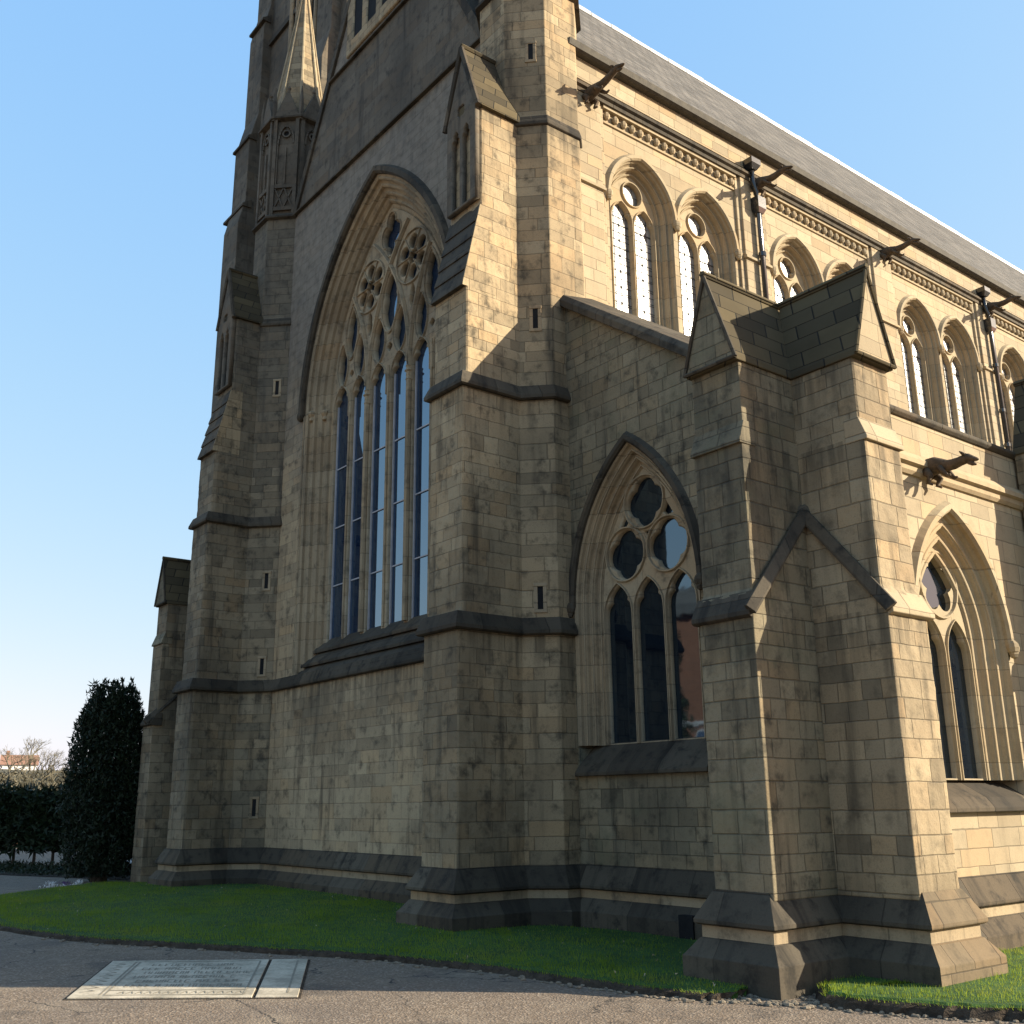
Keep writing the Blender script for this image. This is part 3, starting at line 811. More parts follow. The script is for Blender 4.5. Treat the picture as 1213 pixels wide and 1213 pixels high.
# --- aisle west wall
aw = Fr('W', AW)
AU = -10.03
cop = lambda x: 9.45 - .705 * (x + 11.26)
hole = arch(AU, .93, arch_rad(1.27, 2.31) - .34, 4.4, 2.05, .28, 18)
o_ = [(-11.6, -.3), (B1X - .2, -.3), (B1X - .2, cop(B1X - .2)), (-11.6, cop(-11.6))]
part(plate('wall', aw, [o_, hole], 0, .6, M['stone_aisle'], None))
mb = MB()
pr = [(-.10, -.22), (-.10, -.10), (-.02, .0), (.62, .12), (.62, -.22)]
mb.prism([(-11.32, AW + y, cop(-11.32) + z) for y, z in pr], [(B1X - .5, AW + y, cop(B1X - .5) + z) for y, z in pr])
part(mb.build('parapet_coping', M['black'], None, .01))
eyes = [foil(AU, 5.79, .155, .205, 4, 0), foil(AU - .415, 5.09, .155, .205, 4, 0), foil(AU + .415, 5.09, .155, .205, 4, 0)]
eyes += [[(AU - .05, 5.36), (AU + .05, 5.36), (AU, 5.27)], [(AU - .33, 5.58), (AU - .40, 5.50), (AU - .52, 5.52), (AU - .40, 5.72)], [(AU + .33, 5.58), (AU + .40, 5.72), (AU + .52, 5.52), (AU + .40, 5.50)]]
AWW, _ = window(aw, AU, 1.27, .93, 4.4, 2.31, 2.42, [(-.61, .268, 4.22, 1.65, .24), (0, .268, 4.22, 1.65, .24), (.61, .268, 4.22, 1.65, .24)], eyes, .30, M['moulded'], M['black'], M['glass_dim'], sill=(2.0, 1.22, .45), steps=3)
rings(AWW, aw, [(AU, 5.79, .392), (AU - .415, 5.09, .392), (AU + .415, 5.09, .392)], .30, M['moulded'], .024)
# vent in the plinth
mb = MB(); mb.box(-9.25, -9.02, AW - .26, AW - .1, .02, .34); part(mb.build('vent', M['dark'], None))

# --- the pair of buttresses at the aisle corner, roofs meeting in a valley
def aisle_buttress(kind, mapf, name='buttress', mat='stone_aisle', inner=2.2):
    """mapf(a, p, z): a across the width 0..w, p forward from the front plane (negative outward is 0), z."""
    w = B1W
    b = MB()
    prof = [(inner, -.3), (0, -.3), (0, 3.42), (.045, 3.62), (.08, 3.66), (.08, 5.18), (.13, 5.42), (.13, 6.13), (inner, 6.13)]
    b.prism([mapf(0, p, z) for p, z in prof], [mapf(w, p, z) for p, z in prof])
    o = part(b.build(name, M[mat], None, .015))
    s = MB()
    a = [(.2, 3.64), (.06, 3.64), (-.055, 3.43), (-.055, 3.385), (-.02, 3.365), (.2, 3.365)]
    s.prism([mapf(-.045, p, z) for p, z in a], [mapf(w + .045, p, z) for p, z in a])
    a = [(.3, 5.44), (.13, 5.44), (.045, 5.215), (.045, 5.18), (.3, 5.18)]
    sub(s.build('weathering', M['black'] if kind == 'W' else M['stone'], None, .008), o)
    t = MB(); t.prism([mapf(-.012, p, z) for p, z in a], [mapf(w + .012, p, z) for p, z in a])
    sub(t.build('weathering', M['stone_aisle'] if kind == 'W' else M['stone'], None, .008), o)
    g = MB()
    ln = (inner + .2 if inner > .9 else inner) if kind == 'S' else 2.0
    e = .028
    tri = lambda p, k=0: [mapf(-e, p, 6.10), mapf(w + e, p, 6.10), mapf(w + e - .01, p, 6.17), mapf(w / 2, p, 7.2), mapf(-e + .01, p, 6.17)]
    g.prism(tri(.07), tri(ln))
    sub(g.build('gable_cap', M['roofstone'], None, .012), o)
    r = MB()
    r.tube([mapf(w / 2, .03, 7.22), mapf(w / 2, ln, 7.22)], .04, 6)
    sub(r.build('ridge_roll', M['roofstone']), o)
    f = MB()
    f.add([mapf(-.01, .062, 6.16), mapf(w + .01, .062, 6.16), mapf(w / 2, .062, 7.12)], [(0, 1, 2)])
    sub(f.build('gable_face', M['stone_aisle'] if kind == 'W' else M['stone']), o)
    cp = MB(); cp.tube([mapf(w + .03, .05, 6.12), mapf(w / 2, .05, 7.2)], .022, 6); cp.tube([mapf(-.03, .05, 6.12), mapf(w / 2, .05, 7.2)], .022, 6)
    cp.tube([mapf(-.03, .05, 6.13), mapf(w + .03, .05, 6.13)], .022, 6)
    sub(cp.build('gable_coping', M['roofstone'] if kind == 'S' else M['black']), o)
    return o
b1 = aisle_buttress('W', lambda a, p, z: (B1X - B1W + a, B1Y + p, z), inner=2.3)
b2 = aisle_buttress('S', lambda a, p, z: (B2X - p, B2Y + a, z), inner=1.0, mat='stone_corner')
b3 = aisle_buttress('S', lambda a, p, z: (B2X - p, 13.6 + a, z), inner=.74, mat='stone_corner')
bn = aisle_buttress('W', lambda a, p, z: (-23.27 - .6 + a * .92, 8.16 + p, z + .03), inner=4.2, mat='stone_north')
for k in range(2):
    aisle_buttress('S', lambda a, p, z: (B2X - p, 18.13 + 4.53 * k + a, z), inner=.74)
for q in (b1, b2): worn(q, .028, .016)
# raking moulds that climb from the set-offs into the corner
mb = MB()
def rake(p0, p1, out):
    p0, p1, out = Vector(p0), Vector(p1), Vector(out)
    up = (p1 - p0).normalized().cross(out).normalized()
    if up.z < 0: up = -up
    pr = [(-.02, -.045), (.06, -.045), (.06, -.02), (.012, .07), (-.02, .07)]
    mb.prism([p0 + out * o + up * h for o, h in pr], [p1 + out * o + up * h for o, h in pr])
PO = .05
rake((B1X + PO - .01, B1Y - .04, 3.42), (B1X + PO - .01, B2Y + .03, 4.62), (1, 0, 0))
rake((B2X + .04, B2Y - PO + .01, 3.42), (B1X - .03, B2Y - PO + .01, 4.62), (0, -1, 0))
pp = MB(); pp.prism([(B1X - .05, y, z) for y, z in ((B1Y + .002, .77), (B2Y + .05, .77), (B2Y + .05, 4.62), (B1Y + .002, 3.40))], [(B1X + PO, y, z) for y, z in ((B1Y + .002, .77), (B2Y + .05, .77), (B2Y + .05, 4.62), (B1Y + .002, 3.40))])
sub(pp.build('lower_stage', M['stone_aisle'], None, .012), b1)
pp = MB(); pp.prism([(x, B2Y + .05, z) for x, z in ((B2X - .002, .77), (B1X - .05, .77), (B1X - .05, 4.64), (B2X - .002, 3.40))], [(x, B2Y - PO, z) for x, z in ((B2X - .002, .77), (B1X - .05, .77), (B1X - .05, 4.64), (B2X - .002, 3.40))])
sub(pp.build('lower_stage', M['stone_corner'], None, .012), b2)
rake((-23.31, 8.0, 3.45), (-23.31, 9.6, 5.0), (1, 0, 0))
[part(o) for o in split_build(mb, 'string_course', M['black'], .006)]
# infill behind the corner: the aisle's own corner block
mb = MB(); mb.box(B1X - .3, AS - .02, B2Y + .02, 10.4, -.3, 6.05)
part(mb.build('corner_block', M['stone_aisle'], None))
mb = MB(); mb.box(-24.6, -23.35, 8.6, 13.2, -.3, 4.2)
part(mb.build('base_course', M['stone_west'], None, .01))

# --- aisle south wall, parapet, cornice and roof
asf = Fr('S', AS)
YC = [11.7 + 4.53 * k for k in range(5)]
outl = [(9.2, -.3), (40, -.3), (40, 6.08), (9.2, 6.08)]
ro = arch_rad(1.07, 1.63)
part(plate('wall', asf, [outl] + [arch(y, .56, ro - .51, 3.45, 1.55, .45, 16) for y in YC[:3]], 0, .5, M['stone'], None))
for y in YC[:3]:
    Wd, _ = window(asf, y, 1.07, .56, 3.45, 1.63, 1.85, [(-.285, .235, 3.3, 1.7, .22), (.285, .235, 3.3, 1.7, .22)], [foil(y, 4.15, .22, .16, 5, PI / 2)], .24, M['moulded_sun'], M['moulded_sun'], M['glass_dim'], sill=(1.5, 1.05, .32), steps=3)
    rings(Wd, asf, [(y, 4.15, .41)], .24, M['moulded_sun'])
mb = MB()
sweep(mb, [(AS, 9.7), (AS, 40)], [(-.05, 5.62), (.03, 5.62), (.11, 5.52), (.11, 5.46), (.06, 5.44), (.06, 5.38), (.03, 5.34), (-.05, 5.34)])
part(mb.build('cornice', M['moulded_sun'], None))
mb = MB(); sweep(mb, [(AS, 9.7), (AS, 40)], [(-.55, 6.22), (-.02, 6.20), (.06, 6.14), (.06, 6.10), (.02, 6.06), (-.55, 6.06)])
part(mb.build('parapet_coping', M['black'], None, .01))
mb = MB(); mb.prism([(AS - .3, 10.6, 6.0), (-11.7, 10.6, 9.3), (-11.7, 10.6, 9.1), (AS - .3, 10.6, 5.8)], [(AS - .3, 40, 6.0), (-11.7, 40, 9.3), (-11.7, 40, 9.1), (AS - .3, 40, 5.8)])
part(mb.build('roof', M['slate'], None))

# --- clerestory
CX = -11.55
cf = Fr('S', CX)
BAY = [13.03 + 4.53 * k for k in range(6)]
wins = [b + s_ * .87 for b in BAY for s_ in (-1, 1)]
outl = [(10.3, 7.8), (40, 7.8), (40, 14.4), (10.3, 14.4)]
WO, RIS = .86, 1.06
rin = arch_rad(WO, RIS) - .26
part(plate('wall', cf, [outl] + [arch(y, .6, rin, 11.95, 9.3, .20, 14) for y in wins], 0, .6, M['stone'], None))
for i, y in enumerate(wins):
    eye = circle(y, 12.37, .225, 20) if i < 2 else foil(y, 12.37, .14, .10, 5, PI / 2)
    Wd, _ = window(cf, y, WO, .6, 11.95, RIS, 9.55, [(-.285, .245, 11.74, 1.5, .22), (.285, .245, 11.74, 1.5, .22)], [eye], .24, M['moulded_sun'], M['moulded_sun'], M['glass_sun'], sill=(9.3, .84, .25), lead=True)
    rings(Wd, cf, [(y, 12.37, .245)], .24, M['moulded_sun'], .028)
# pilasters at the bay lines, cornice, billets, impost string
pm = MB(); im = MB()
lines_ = [10.77] + [b + 2.265 for b in BAY]
for y in lines_:
    a = [(y - .47, -.04), (y - .47, .05), (y - .36, .05), (y - .36, .10), (y + .36, .10), (y + .36, .05), (y + .47, .05), (y + .47, -.04)]
    pm.prism([(CX + q, p, 7.8) for p, q in a], [(CX + q, p, 13.71) for p, q in a])
[part(o) for o in split_build(pm, 'pilaster', M['stone'], .012)]
for i, b in enumerate(BAY):
    z = 11.93
    for a, c in ((b - 1.80, b - .87 - .82), (b + .87 + .82, b + 1.80)):
        if c > a: im.prism([cf(a, .02, z - .05), cf(a, -.07, z - .05), cf(a, -.07, z), cf(a, .02, z + .07)], [cf(c, .02, z - .05), cf(c, -.07, z - .05), cf(c, -.07, z), cf(c, .02, z + .07)])
for y in lines_: im.prism([cf(y - .39, -.05, z - .05), cf(y - .39, -.15, z - .05), cf(y - .39, -.15, z), cf(y - .39, -.05, z + .07)], [cf(y + .39, -.05, z - .05), cf(y + .39, -.15, z - .05), cf(y + .39, -.15, z), cf(y + .39, -.05, z + .07)])
[part(o) for o in split_build(im, 'string_course', M['moulded_sun'])]
cm = MB()
sweep(cm, [(CX, 10.3), (CX, 40)], [(-.05, 13.98), (.06, 13.98), (.17, 13.86), (.17, 13.80), (.12, 13.77), (.12, 13.70), (-.05, 13.70)])
part(cm.build('cornice', M['black'], None))
bl = MB()
for b in BAY:
    y0, y1 = b - 1.80, b + 1.80
    bl.box(CX - .02, CX + .085, y0, y1, 13.64, 13.70)
    bl.box(CX - .02, CX + .03, y0, y1, 13.38, 13.42)
    n = 17
    for i in range(n):
        y = y0 + (i + .5) * (y1 - y0) / n
        bl.ball((CX + .045, y, 13.52), (.06, .065, .085), 7, 5)
part(bl.build('billet_band', M['moulded_sun'], None))
mb = MB(); mb.box(CX - .3, CX + .09, 10.4, 40, 13.97, 14.42)
part(mb.build('parapet', M['stone'], None))
mb = MB(); sweep(mb, [(CX + .1, 10.3), (CX + .1, 40)], [(-.1, 14.40), (.1, 14.40), (.15, 14.43), (.17, 14.55), (.1, 14.56), (-.1, 14.56)])
part(mb.build('gutter', M['gutter'], None))
mb = MB()
mb.prism([(CX + .16, 10.2, 14.5), (XM, 10.2, 22.0), (mir(CX + .16), 10.2, 14.5)], [(CX + .16, 41, 14.5), (XM, 41, 22.0), (mir(CX + .16), 41, 14.5)])
rf = part(mb.build('roof', M['slate'], None))
mb = MB(); y = 10.2
while y < 41:
    h = rnd.uniform(-.012, .02); mb.box(XM - .09, XM + .09, y, y + .72, 21.90, 22.02 + h); y += .74
sub(mb.build('ridge_cap', M['lead']), rf)
# north side of the nave and the far ends, so that the body is closed
mb = MB(); mb.box(mir(CX), mir(CX) + .4, 10.4, 40, -.3, 14.4); mb.box(mir(CX), CX, 40, 40.4, -.3, 14.4)
part(mb.build('wall', M['stone'], None))

# --- north-west tower rising behind the spirelet
T = MB()
tx0, tx1, ty0, ty1 = -28.6, -22.8, 12.0, 18.0
T.box(tx0, tx1, ty0, ty1, -.3, 33)
tw = part(T.build('tower', M['stone_gable'], None, .02))
bt = MB()
for xa, xb in ((tx0 - .55, tx0 + .55), (tx1 - 1.3, tx1 - .35)):
    pr = [(ty0 + .3, -.3), (ty0 - .75, -.3), (ty0 - .75, 19.4), (ty0 - .55, 20.3), (ty0 - .55, 22.5), (ty0 - .3, 23.6), (ty0 - .3, 27.0), (ty0 - .1, 28), (ty0 - .1, 33), (ty0 + .3, 33)]
    bt.prism([(xa, y, z) for y, z in pr], [(xb, y, z) for y, z in pr])
pr = [(tx0 + .3, -.3), (tx0 - .95, -.3), (tx0 - .95, 19.4), (tx0 - .75, 20.3), (tx0 - .75, 21), (tx0 - .45, 22.6), (tx0 - .4, 27.3), (tx0 - .2, 28), (tx0 - .2, 33), (tx0 + .3, 33)]
bt.prism([(x, ty0 + .01, z) for x, z in pr], [(x, ty0 + 1.0, z) for x, z in pr])
[sub(o, tw) for o in split_build(bt, 'buttress', M['stone_gable'], .02)]
sm = MB()
for z, yy, xx in ((20.0, .66, .92), (22.5, .62, .62), (27.2, .38, .5)): sm.prism([(tx0 - xx, ty0 - yy, z), (tx0 - xx, ty0 - yy, z + .08), (tx0 - xx, ty0 - yy + .3, z + .3), (tx0 - xx, ty0 - yy + .3, z)], [(tx0 + .6, ty0 - yy, z), (tx0 + .6, ty0 - yy, z + .08), (tx0 + .6, ty0 - yy + .3, z + .3), (tx0 + .6, ty0 - yy + .3, z)])
sm.box(tx0, tx1 + .1, ty0 - .1, ty0 + .3, 26.3, 26.5)
[sub(o, tw) for o in split_build(sm, 'string_course', M['black'])]
bo = MB(); sh = MB()
for cxx in (-25.9, -24.6):
    bo.box(cxx - .32, cxx + .32, ty0 - .05, ty0 + .1, 20.2, 31)
    for dx in (-.52, -.42, .42, .52): sh.tube([(cxx + dx, ty0 - .08, 19.8), (cxx + dx, ty0 - .08, 32)], .06, 7)
    sh.tube([(cxx, ty0 - .1, 19.8), (cxx, ty0 - .1, 32)], .07, 7)
[sub(o, tw) for o in split_build(bo, 'belfry_opening', M['dark']) + split_build(sh, 'shaft', M['moulded'])]

# --- gargoyles
def gargoyle(y, k=1., x=CX + .08, z=13.62, rise=.1, ln=.95, mat='gargoyle'):
    """A crouching beast leaning out from the cornice: haunches, arched back, long neck, open-jawed head."""
    P = lambda a, b, c: (x + a * ln, y + b * k, z + a * rise / .9 + c * k)
    g = MB(); g.smooth = True
    L = [(-.1, .02, .10, .12), (.05, .05, .13, .15), (.16, .07, .13, .145), (.28, .06, .105, .115), (.40, .05, .085, .09), (.52, .06, .078, .085), (.64, .09, .068, .074), (.74, .115, .072, .074), (.80, .13, .072, .066), (.87, .11, .058, .046), (.95, .09, .036, .028), (.98, .085, .012, .01)]
    g.tube([P(a, 0, c) for a, c, r, q in L], [(r * k, q * k) for a, c, r, q in L], 12)
    o = part(g.build('gargoyle', M[mat]))
    def limb(name, pts, rad):
        h = MB(); h.smooth = True; h.tube([P(*p) for p in pts], [r * k for r in rad], 7); sub(h.build(name, M[mat]), o)
    for q in (-1, 1):
        limb('ear', [(.76, q * .05, .17), (.73, q * .075, .20), (.70, q * .085, .225)], [.03, .022, .008])
        limb('leg', [(.30, q * .09, .02), (.38, q * .11, -.08), (.44, q * .10, -.13), (.50, q * .10, -.12)], [.05, .04, .03, .018])
        limb('leg', [(.04, q * .11, -.02), (.14, q * .14, -.12), (.08, q * .13, -.22), (.16, q * .13, -.25)], [.075, .055, .035, .02])
    limb('jaw', [(.80, 0, .07), (.87, 0, .03), (.93, 0, .01)], [.045, .035, .012])
    return o
for i, y in enumerate(lines_[:5]): gargoyle(y + (.1 if i else .06), .82, rise=-.07 if i else .06, ln=.98)
for y in (11.3, 15.85): gargoyle(y, .78, AS + .04, 5.44, -.08, .66)
# --- black downpipes with hoppers
for y in (lines_[1] - .08, lines_[3] - .08, lines_[5] - .08):
    d = MB(); d.smooth = True
    xx = CX + .19
    d.tube([(xx, y, 13.95), (xx, y, 13.62), (xx + .02, y + .05, 13.4), (xx, y + .12, 13.2), (xx, y + .12, 9.2)], .055, 10)
    o = part(d.build('downpipe', M['iron']))
    k = MB()
    k.loft([[(xx - .13 * s_, y - .14 * s_, z), (xx + .13 * s_, y - .14 * s_, z), (xx + .13 * s_, y + .14 * s_, z), (xx - .13 * s_, y + .14 * s_, z)] for s_, z in ((.55, 13.9), (1., 14.0), (1., 14.12))])
    k.loft([[(xx - .1 * s_, y + .12 - .12 * s_, z), (xx + .1 * s_, y + .12 - .12 * s_, z), (xx + .1 * s_, y + .12 + .12 * s_, z), (xx - .1 * s_, y + .12 + .12 * s_, z)] for s_, z in ((.6, 12.95), (1., 13.05), (1., 13.3))])
    [sub(q, o) for q in split_build(k, 'hopper', M['iron'])]
    k = MB(); 
    for z in (12.0, 10.8, 9.9): k.loft([[(xx + .075 * math.cos(a), y + .12 + .075 * math.sin(a), zz) for a in [PI / 5 * j for j in range(10)]] for zz in (z, z + .09)])
    [sub(q, o) for q in split_build(k, 'pipe_collar', M['iron'])]

# ------------------------------------------------------------------ ground
def leaf_mat(name, ca, cb):
    s = NT(name)
    g = s.node('ShaderNodeNewGeometry')
    b = s.node('ShaderNodeTexWhiteNoise', noise_dimensions='1D'); s.l.new(g.outputs['Random Per Island'], b.inputs['W'])
    s.l.new(s.mix(b.outputs[0], c4(ca), c4(cb)), s.b.inputs['Base Color'])
    s.b.inputs['Roughness'].default_value = .6
    s.b.inputs['Specular IOR Level'].default_value = .25
    return s.m
def leaves(name, mat, pts, size, up=.5, parent=None):
    vs = []; fs = []
    for p in pts:
        d = Vector((rnd.gauss(0, 1), rnd.gauss(0, 1), rnd.gauss(0, 1) + up)).normalized()
        a = d.cross(Vector((rnd.gauss(0, 1), rnd.gauss(0, 1), rnd.gauss(0, 1)))).normalized()
        s_ = size * rnd.uniform(.6, 1.4); q = len(vs); p = Vector(p)
        vs += [p - a * s_ * .35, p + d * s_ * .6 - a * s_ * .1, p + d * s_ * 1.5, p + a * s_ * .35 + d * s_ * .3]
        fs.append((q, q + 1, q + 2, q + 3))
    me = bpy.data.meshes.new(name); me.from_pydata(vs, [], fs); me.update(); me.materials.append(mat)
    o = bpy.data.objects.new(name, me); col.objects.link(o)
    if parent: o.parent = parent
    return o
def asphalt():
    s = NT('asphalt')
    g = s.node('ShaderNodeNewGeometry')
    a = s.noise(g.outputs['Position'], .5, 4); b = s.noise(g.outputs['Position'], 55, 6, .75)
    v = s.node('ShaderNodeTexVoronoi'); s.l.new(g.outputs['Position'], v.inputs['Vector']); v.inputs['Scale'].default_value = 48
    base = s.mix(s.ramp(b.outputs[0], .35, .65), (.08, .057, .038, 1), (.215, .155, .103, 1))
    vc = s.node('ShaderNodeSeparateColor'); s.l.new(v.outputs['Color'], vc.inputs[0])
    base = s.mix(s.math('MULTIPLY', s.math('POWER', vc.outputs[0], 4.), .7), base, (.36, .29, .22, 1))
    base = s.mix(s.math('MULTIPLY', s.ramp(a.outputs[0], .4, .7), .35), base, (.10, .085, .075, 1))
    p2 = s.noise(g.outputs['Position'], 1.6, 5, .6)
    base = s.mix(s.math('MULTIPLY', s.ramp(p2.outputs[0], .52, .7), .55), base, (.26, .205, .145, 1))
    p3 = s.noise(g.outputs['Position'], .9, 6, .7)
    base = s.mix(s.math('MULTIPLY', s.ramp(p3.outputs[0], .55, .66), .5), base, (.055, .046, .038, 1))
    vk = s.node('ShaderNodeTexVoronoi', feature='DISTANCE_TO_EDGE'); vk.inputs['Scale'].default_value = .55
    wp = s.node('ShaderNodeVectorMath', operation='ADD'); s.l.new(g.outputs['Position'], wp.inputs[0])
    wz = s.noise(g.outputs['Position'], 3.5, 4, .6); wq_ = s.node('ShaderNodeVectorMath', operation='SCALE'); s.l.new(wz.outputs['Color'], wq_.inputs[0]); wq_.inputs['Scale'].default_value = .35
    s.l.new(wq_.outputs[0], wp.inputs[1]); s.l.new(wp.outputs[0], vk.inputs['Vector'])
    crk = s.math('SUBTRACT', 1., s.ramp(vk.outputs['Distance'], .002, .009))
    base = s.mix(s.math('MULTIPLY', crk, s.ramp(p2.outputs[0], .4, .6)), base, (.02, .017, .014, 1))
    s.l.new(base, s.b.inputs['Base Color']); s.b.inputs['Roughness'].default_value = .92
    s.bump(s.math('ADD', v.outputs['Distance'], b.outputs[0]), .7, .012)
    return s.m
M['asphalt'] = asphalt()
M['soil'] = plain('verge_soil', (.025, .018, .012), (.07, .052, .035), scale=9, rough=1, bump=1., bdist=.03)
M['turf'] = plain('turf', (.018, .05, .010), (.045, .10, .018), scale=3, rough=1, bump=.9, bscale=60)
M['field'] = plain('far_ground', (.07, .062, .04), (.11, .097, .06), scale=.3, rough=1, bump=.2)
M['slabst'] = plain('ledger_stone', (.27, .235, .175), (.55, .475, .36), scale=2.2, rough=.85, bump=.3)
M['engraved'] = plain('engraved_line', (.20, .175, .13), (.27, .235, .18), scale=14, rough=.95, bump=.2)
M['pathm'] = plain('path_flags', (.20, .20, .20), (.30, .30, .29), scale=3, rough=.9, bump=.3)
M['rock'] = plain('rubble', (.10, .085, .065), (.26, .21, .15), scale=8, rough=1, bump=.8)
def ground_z(x, y): return .07 * max(0., min(1., (-x - 7.) / 6.))
N = 40
gm = MB()
g = MB(); S = 3000
# one sheet reaching the horizon, gently rising under the west path
xs = [-S, -400, -120, -60, -40, -30, -25, -20, -16, -14, -13, -12, -11, -10, -9, -8, -7, -6, 0, 10, 60, 400, S]
ys = [-S, -400, -60, -20, -8, -2, 0, 2, 4, 6, 8, 10, 14, 20, 60, 400, S]
g.add([(x, y, ground_z(x, y)) for y in ys for x in xs], [(j * len(xs) + i, j * len(xs) + i + 1, (j + 1) * len(xs) + i + 1, (j + 1) * len(xs) + i) for j in range(len(ys) - 1) for i in range(len(xs) - 1)])
tag(g.build('path', M['asphalt']), kind='structure')

# lawn: its edge follows the path
edge = [(-21.5, 4.85), (-18.5, 4.15), (-16.6, 3.85), (-15.8, 3.88), (-13.85, 4.35), (-12.7, 4.95), (-10.8, 6.08), (-9.83, 6.5), (-8.8, 6.82), (-7.77, 7.0), (-6.95, 7.2), (-6.62, 7.32), (-6.52, 7.55), (-6.6, 7.85)]
def smooth_path(P, n=5):
    out = []
    for i in range(len(P) - 1):
        p0, p1, p2, p3 = [Vector(P[max(0, min(len(P) - 1, i + k))]) for k in (-1, 0, 1, 2)]
        for j in range(n):
            t = j / n
            out.append(.5 * ((2 * p1) + (-p0 + p2) * t + (2 * p0 - 5 * p1 + 4 * p2 - p3) * t * t + (-p0 + 3 * p1 - 3 * p2 + p3) * t ** 3))
    return out + [Vector(P[-1])]
def lawn(path, inner, zt, name):
    e = smooth_path(path, 5)
    m = MB(); k = len(e)
    e = [p + Vector((rnd.uniform(-.03, .03), rnd.uniform(-.03, .03))) for p in e]
    zg = [ground_z(p.x, p.y) for p in e]
    it = [Vector(inner[0]).lerp(Vector(inner[-1]), 0) for _ in e]
    # inner row: matching points on the inner polyline by length
    seg = [0]
    for a, b in zip(inner, inner[1:]): seg.append(seg[-1] + (Vector(b) - Vector(a)).length)
    def at(t):
        d = t * seg[-1]
        for i in range(len(inner) - 1):
            if d <= seg[i + 1] + 1e-9: return Vector(inner[i]).lerp(Vector(inner[i + 1]), (d - seg[i]) / max(seg[i + 1] - seg[i], 1e-6))
        return Vector(inner[-1])
    rows = []
    ts = [i / (k - 1) for i in range(k)]
    cen = [at(t) for t in ts]
    for i in range(k):
        p, c = e[i], cen[i]; d = (c - p).normalized()
        r = [(p.x, p.y, zg[i] - .03), (p.x + d.x * .03, p.y + d.y * .03, zg[i] + zt * .75), (p.x + d.x * .08, p.y + d.y * .08, zg[i] + zt)]
        for s_ in (.25, .5, .75, 1.): 
            q = p.lerp(c, s_); r.append((q.x, q.y, zg[i] + zt + .01))
        rows.append(r)
    m.loft(rows, False, False)
    return m, e, cen, zg
inner = [(-23.5, 7.3), (-22.5, 8.4), (-20.5, 9.7), (-13.0, 9.8), (-12.0, 9.2), (-9.5, 10.1), (-7.0, 10.1), (-6.75, 8.4)]
m1, e1, c1, z1 = lawn(edge, inner, .07, 'lawn')
lw = tag(m1.build('lawn', M['turf']), kind='structure')
edge2 = [(-6.15, 8.32), (-5.98, 8.02), (-5.72, 7.85), (-5.2, 8.0), (-4.75, 8.22), (-4.3, 8.55), (-3.2, 9.3), (-1.2, 10.8), (1.0, 12.5)]
inner2 = [(-6.1, 8.6), (-6.05, 8.95), (-5.6, 8.95), (-5.3, 9.2), (-5.3, 9.9), (-5.9, 10.2), (-6.2, 11.5), (-6.2, 14), (-6.2, 17)]
m2, e2, c2, z2 = lawn(edge2, inner2, .1, 'lawn')
tag(m2.build('lawn', M['turf']), kind='structure')
# cut soil face along the verge
def soil(e, zg, h, name):
    m = MB()
    rows = [[(p.x + (rnd.uniform(-.02, .02)), p.y + rnd.uniform(-.05, .0) - .035, z - .02), (p.x, p.y - .015 + rnd.uniform(-.015, .01), z + h * .55), (p.x + .01, p.y + .03, z + h * .86)] for p, z in zip(e, zg)]
    m.loft(rows, False, False)
    return m.build(name, M['soil'])
tag(soil(e1, z1, .07, 'soil_edge'), kind='structure')
tag(soil(e2, z2, .1, 'soil_edge'), kind='structure')
# far side of the lawn: the flagged path to the north and lawn beyond it
pm = MB(); rows = []
for x, y0, y1 in ((-20.6, 4.7, 5.3), (-22.0, 5.05, 5.75), (-23.3, 6.1, 6.75), (-24.3, 7.3, 7.6), (-27, 8.6, 9.1), (-40, 14, 15)):
    rows.append([(x, y0, .078), (x, y1, .078)])
pm.loft([[(-12, 2.0 + 0, .072), (-12, 2.2, .072)]] * 0 + rows, False, False)
tag(pm.build('footpath', M['pathm']), kind='structure')

# grass blades
M['blade'] = None
def blade_mat():
    s = NT('grass_blades')
    g = s.node('ShaderNodeNewGeometry')
    a = s.noise(g.outputs['Position'], 2.5, 3); b = s.node('ShaderNodeTexWhiteNoise', noise_dimensions='1D')
    s.l.new(g.outputs['Random Per Island'], b.inputs['W'])
    f = s.math('ADD', s.math('MULTIPLY', a.outputs[0], .5), s.math('MULTIPLY', b.outputs[0], .5))
    base = s.mix(f, (.055, .16, .014, 1), (.24, .31, .03, 1))
    pt = s.noise(g.outputs['Position'], .9, 4, .6)
    base = s.mix(s.math('MULTIPLY', s.ramp(pt.outputs[0], .5, .68), .55), base, (.24, .25, .06, 1))
    base = s.mix(s.math('MULTIPLY', s.ramp(pt.outputs[0], .5, .34), .5), base, (.03, .095, .012, 1))
    s.l.new(base, s.b.inputs['Base Color']); s.b.inputs['Roughness'].default_value = .7
    s.b.inputs['Specular IOR Level'].default_value = .2
    tr = s.node('ShaderNodeBsdfTranslucent'); s.l.new(s.mix(.5, base, (.42, .47, .05, 1)), tr.inputs[0])
    mx = s.node('ShaderNodeMixShader'); mx.inputs[0].default_value = .45
    s.l.new(s.b.outputs[0], mx.inputs[1]); s.l.new(tr.outputs[0], mx.inputs[2])
    s.l.new(mx.outputs[0], s.n.get('Material Output').inputs[0])
    return s.m
M['blade'] = blade_mat()
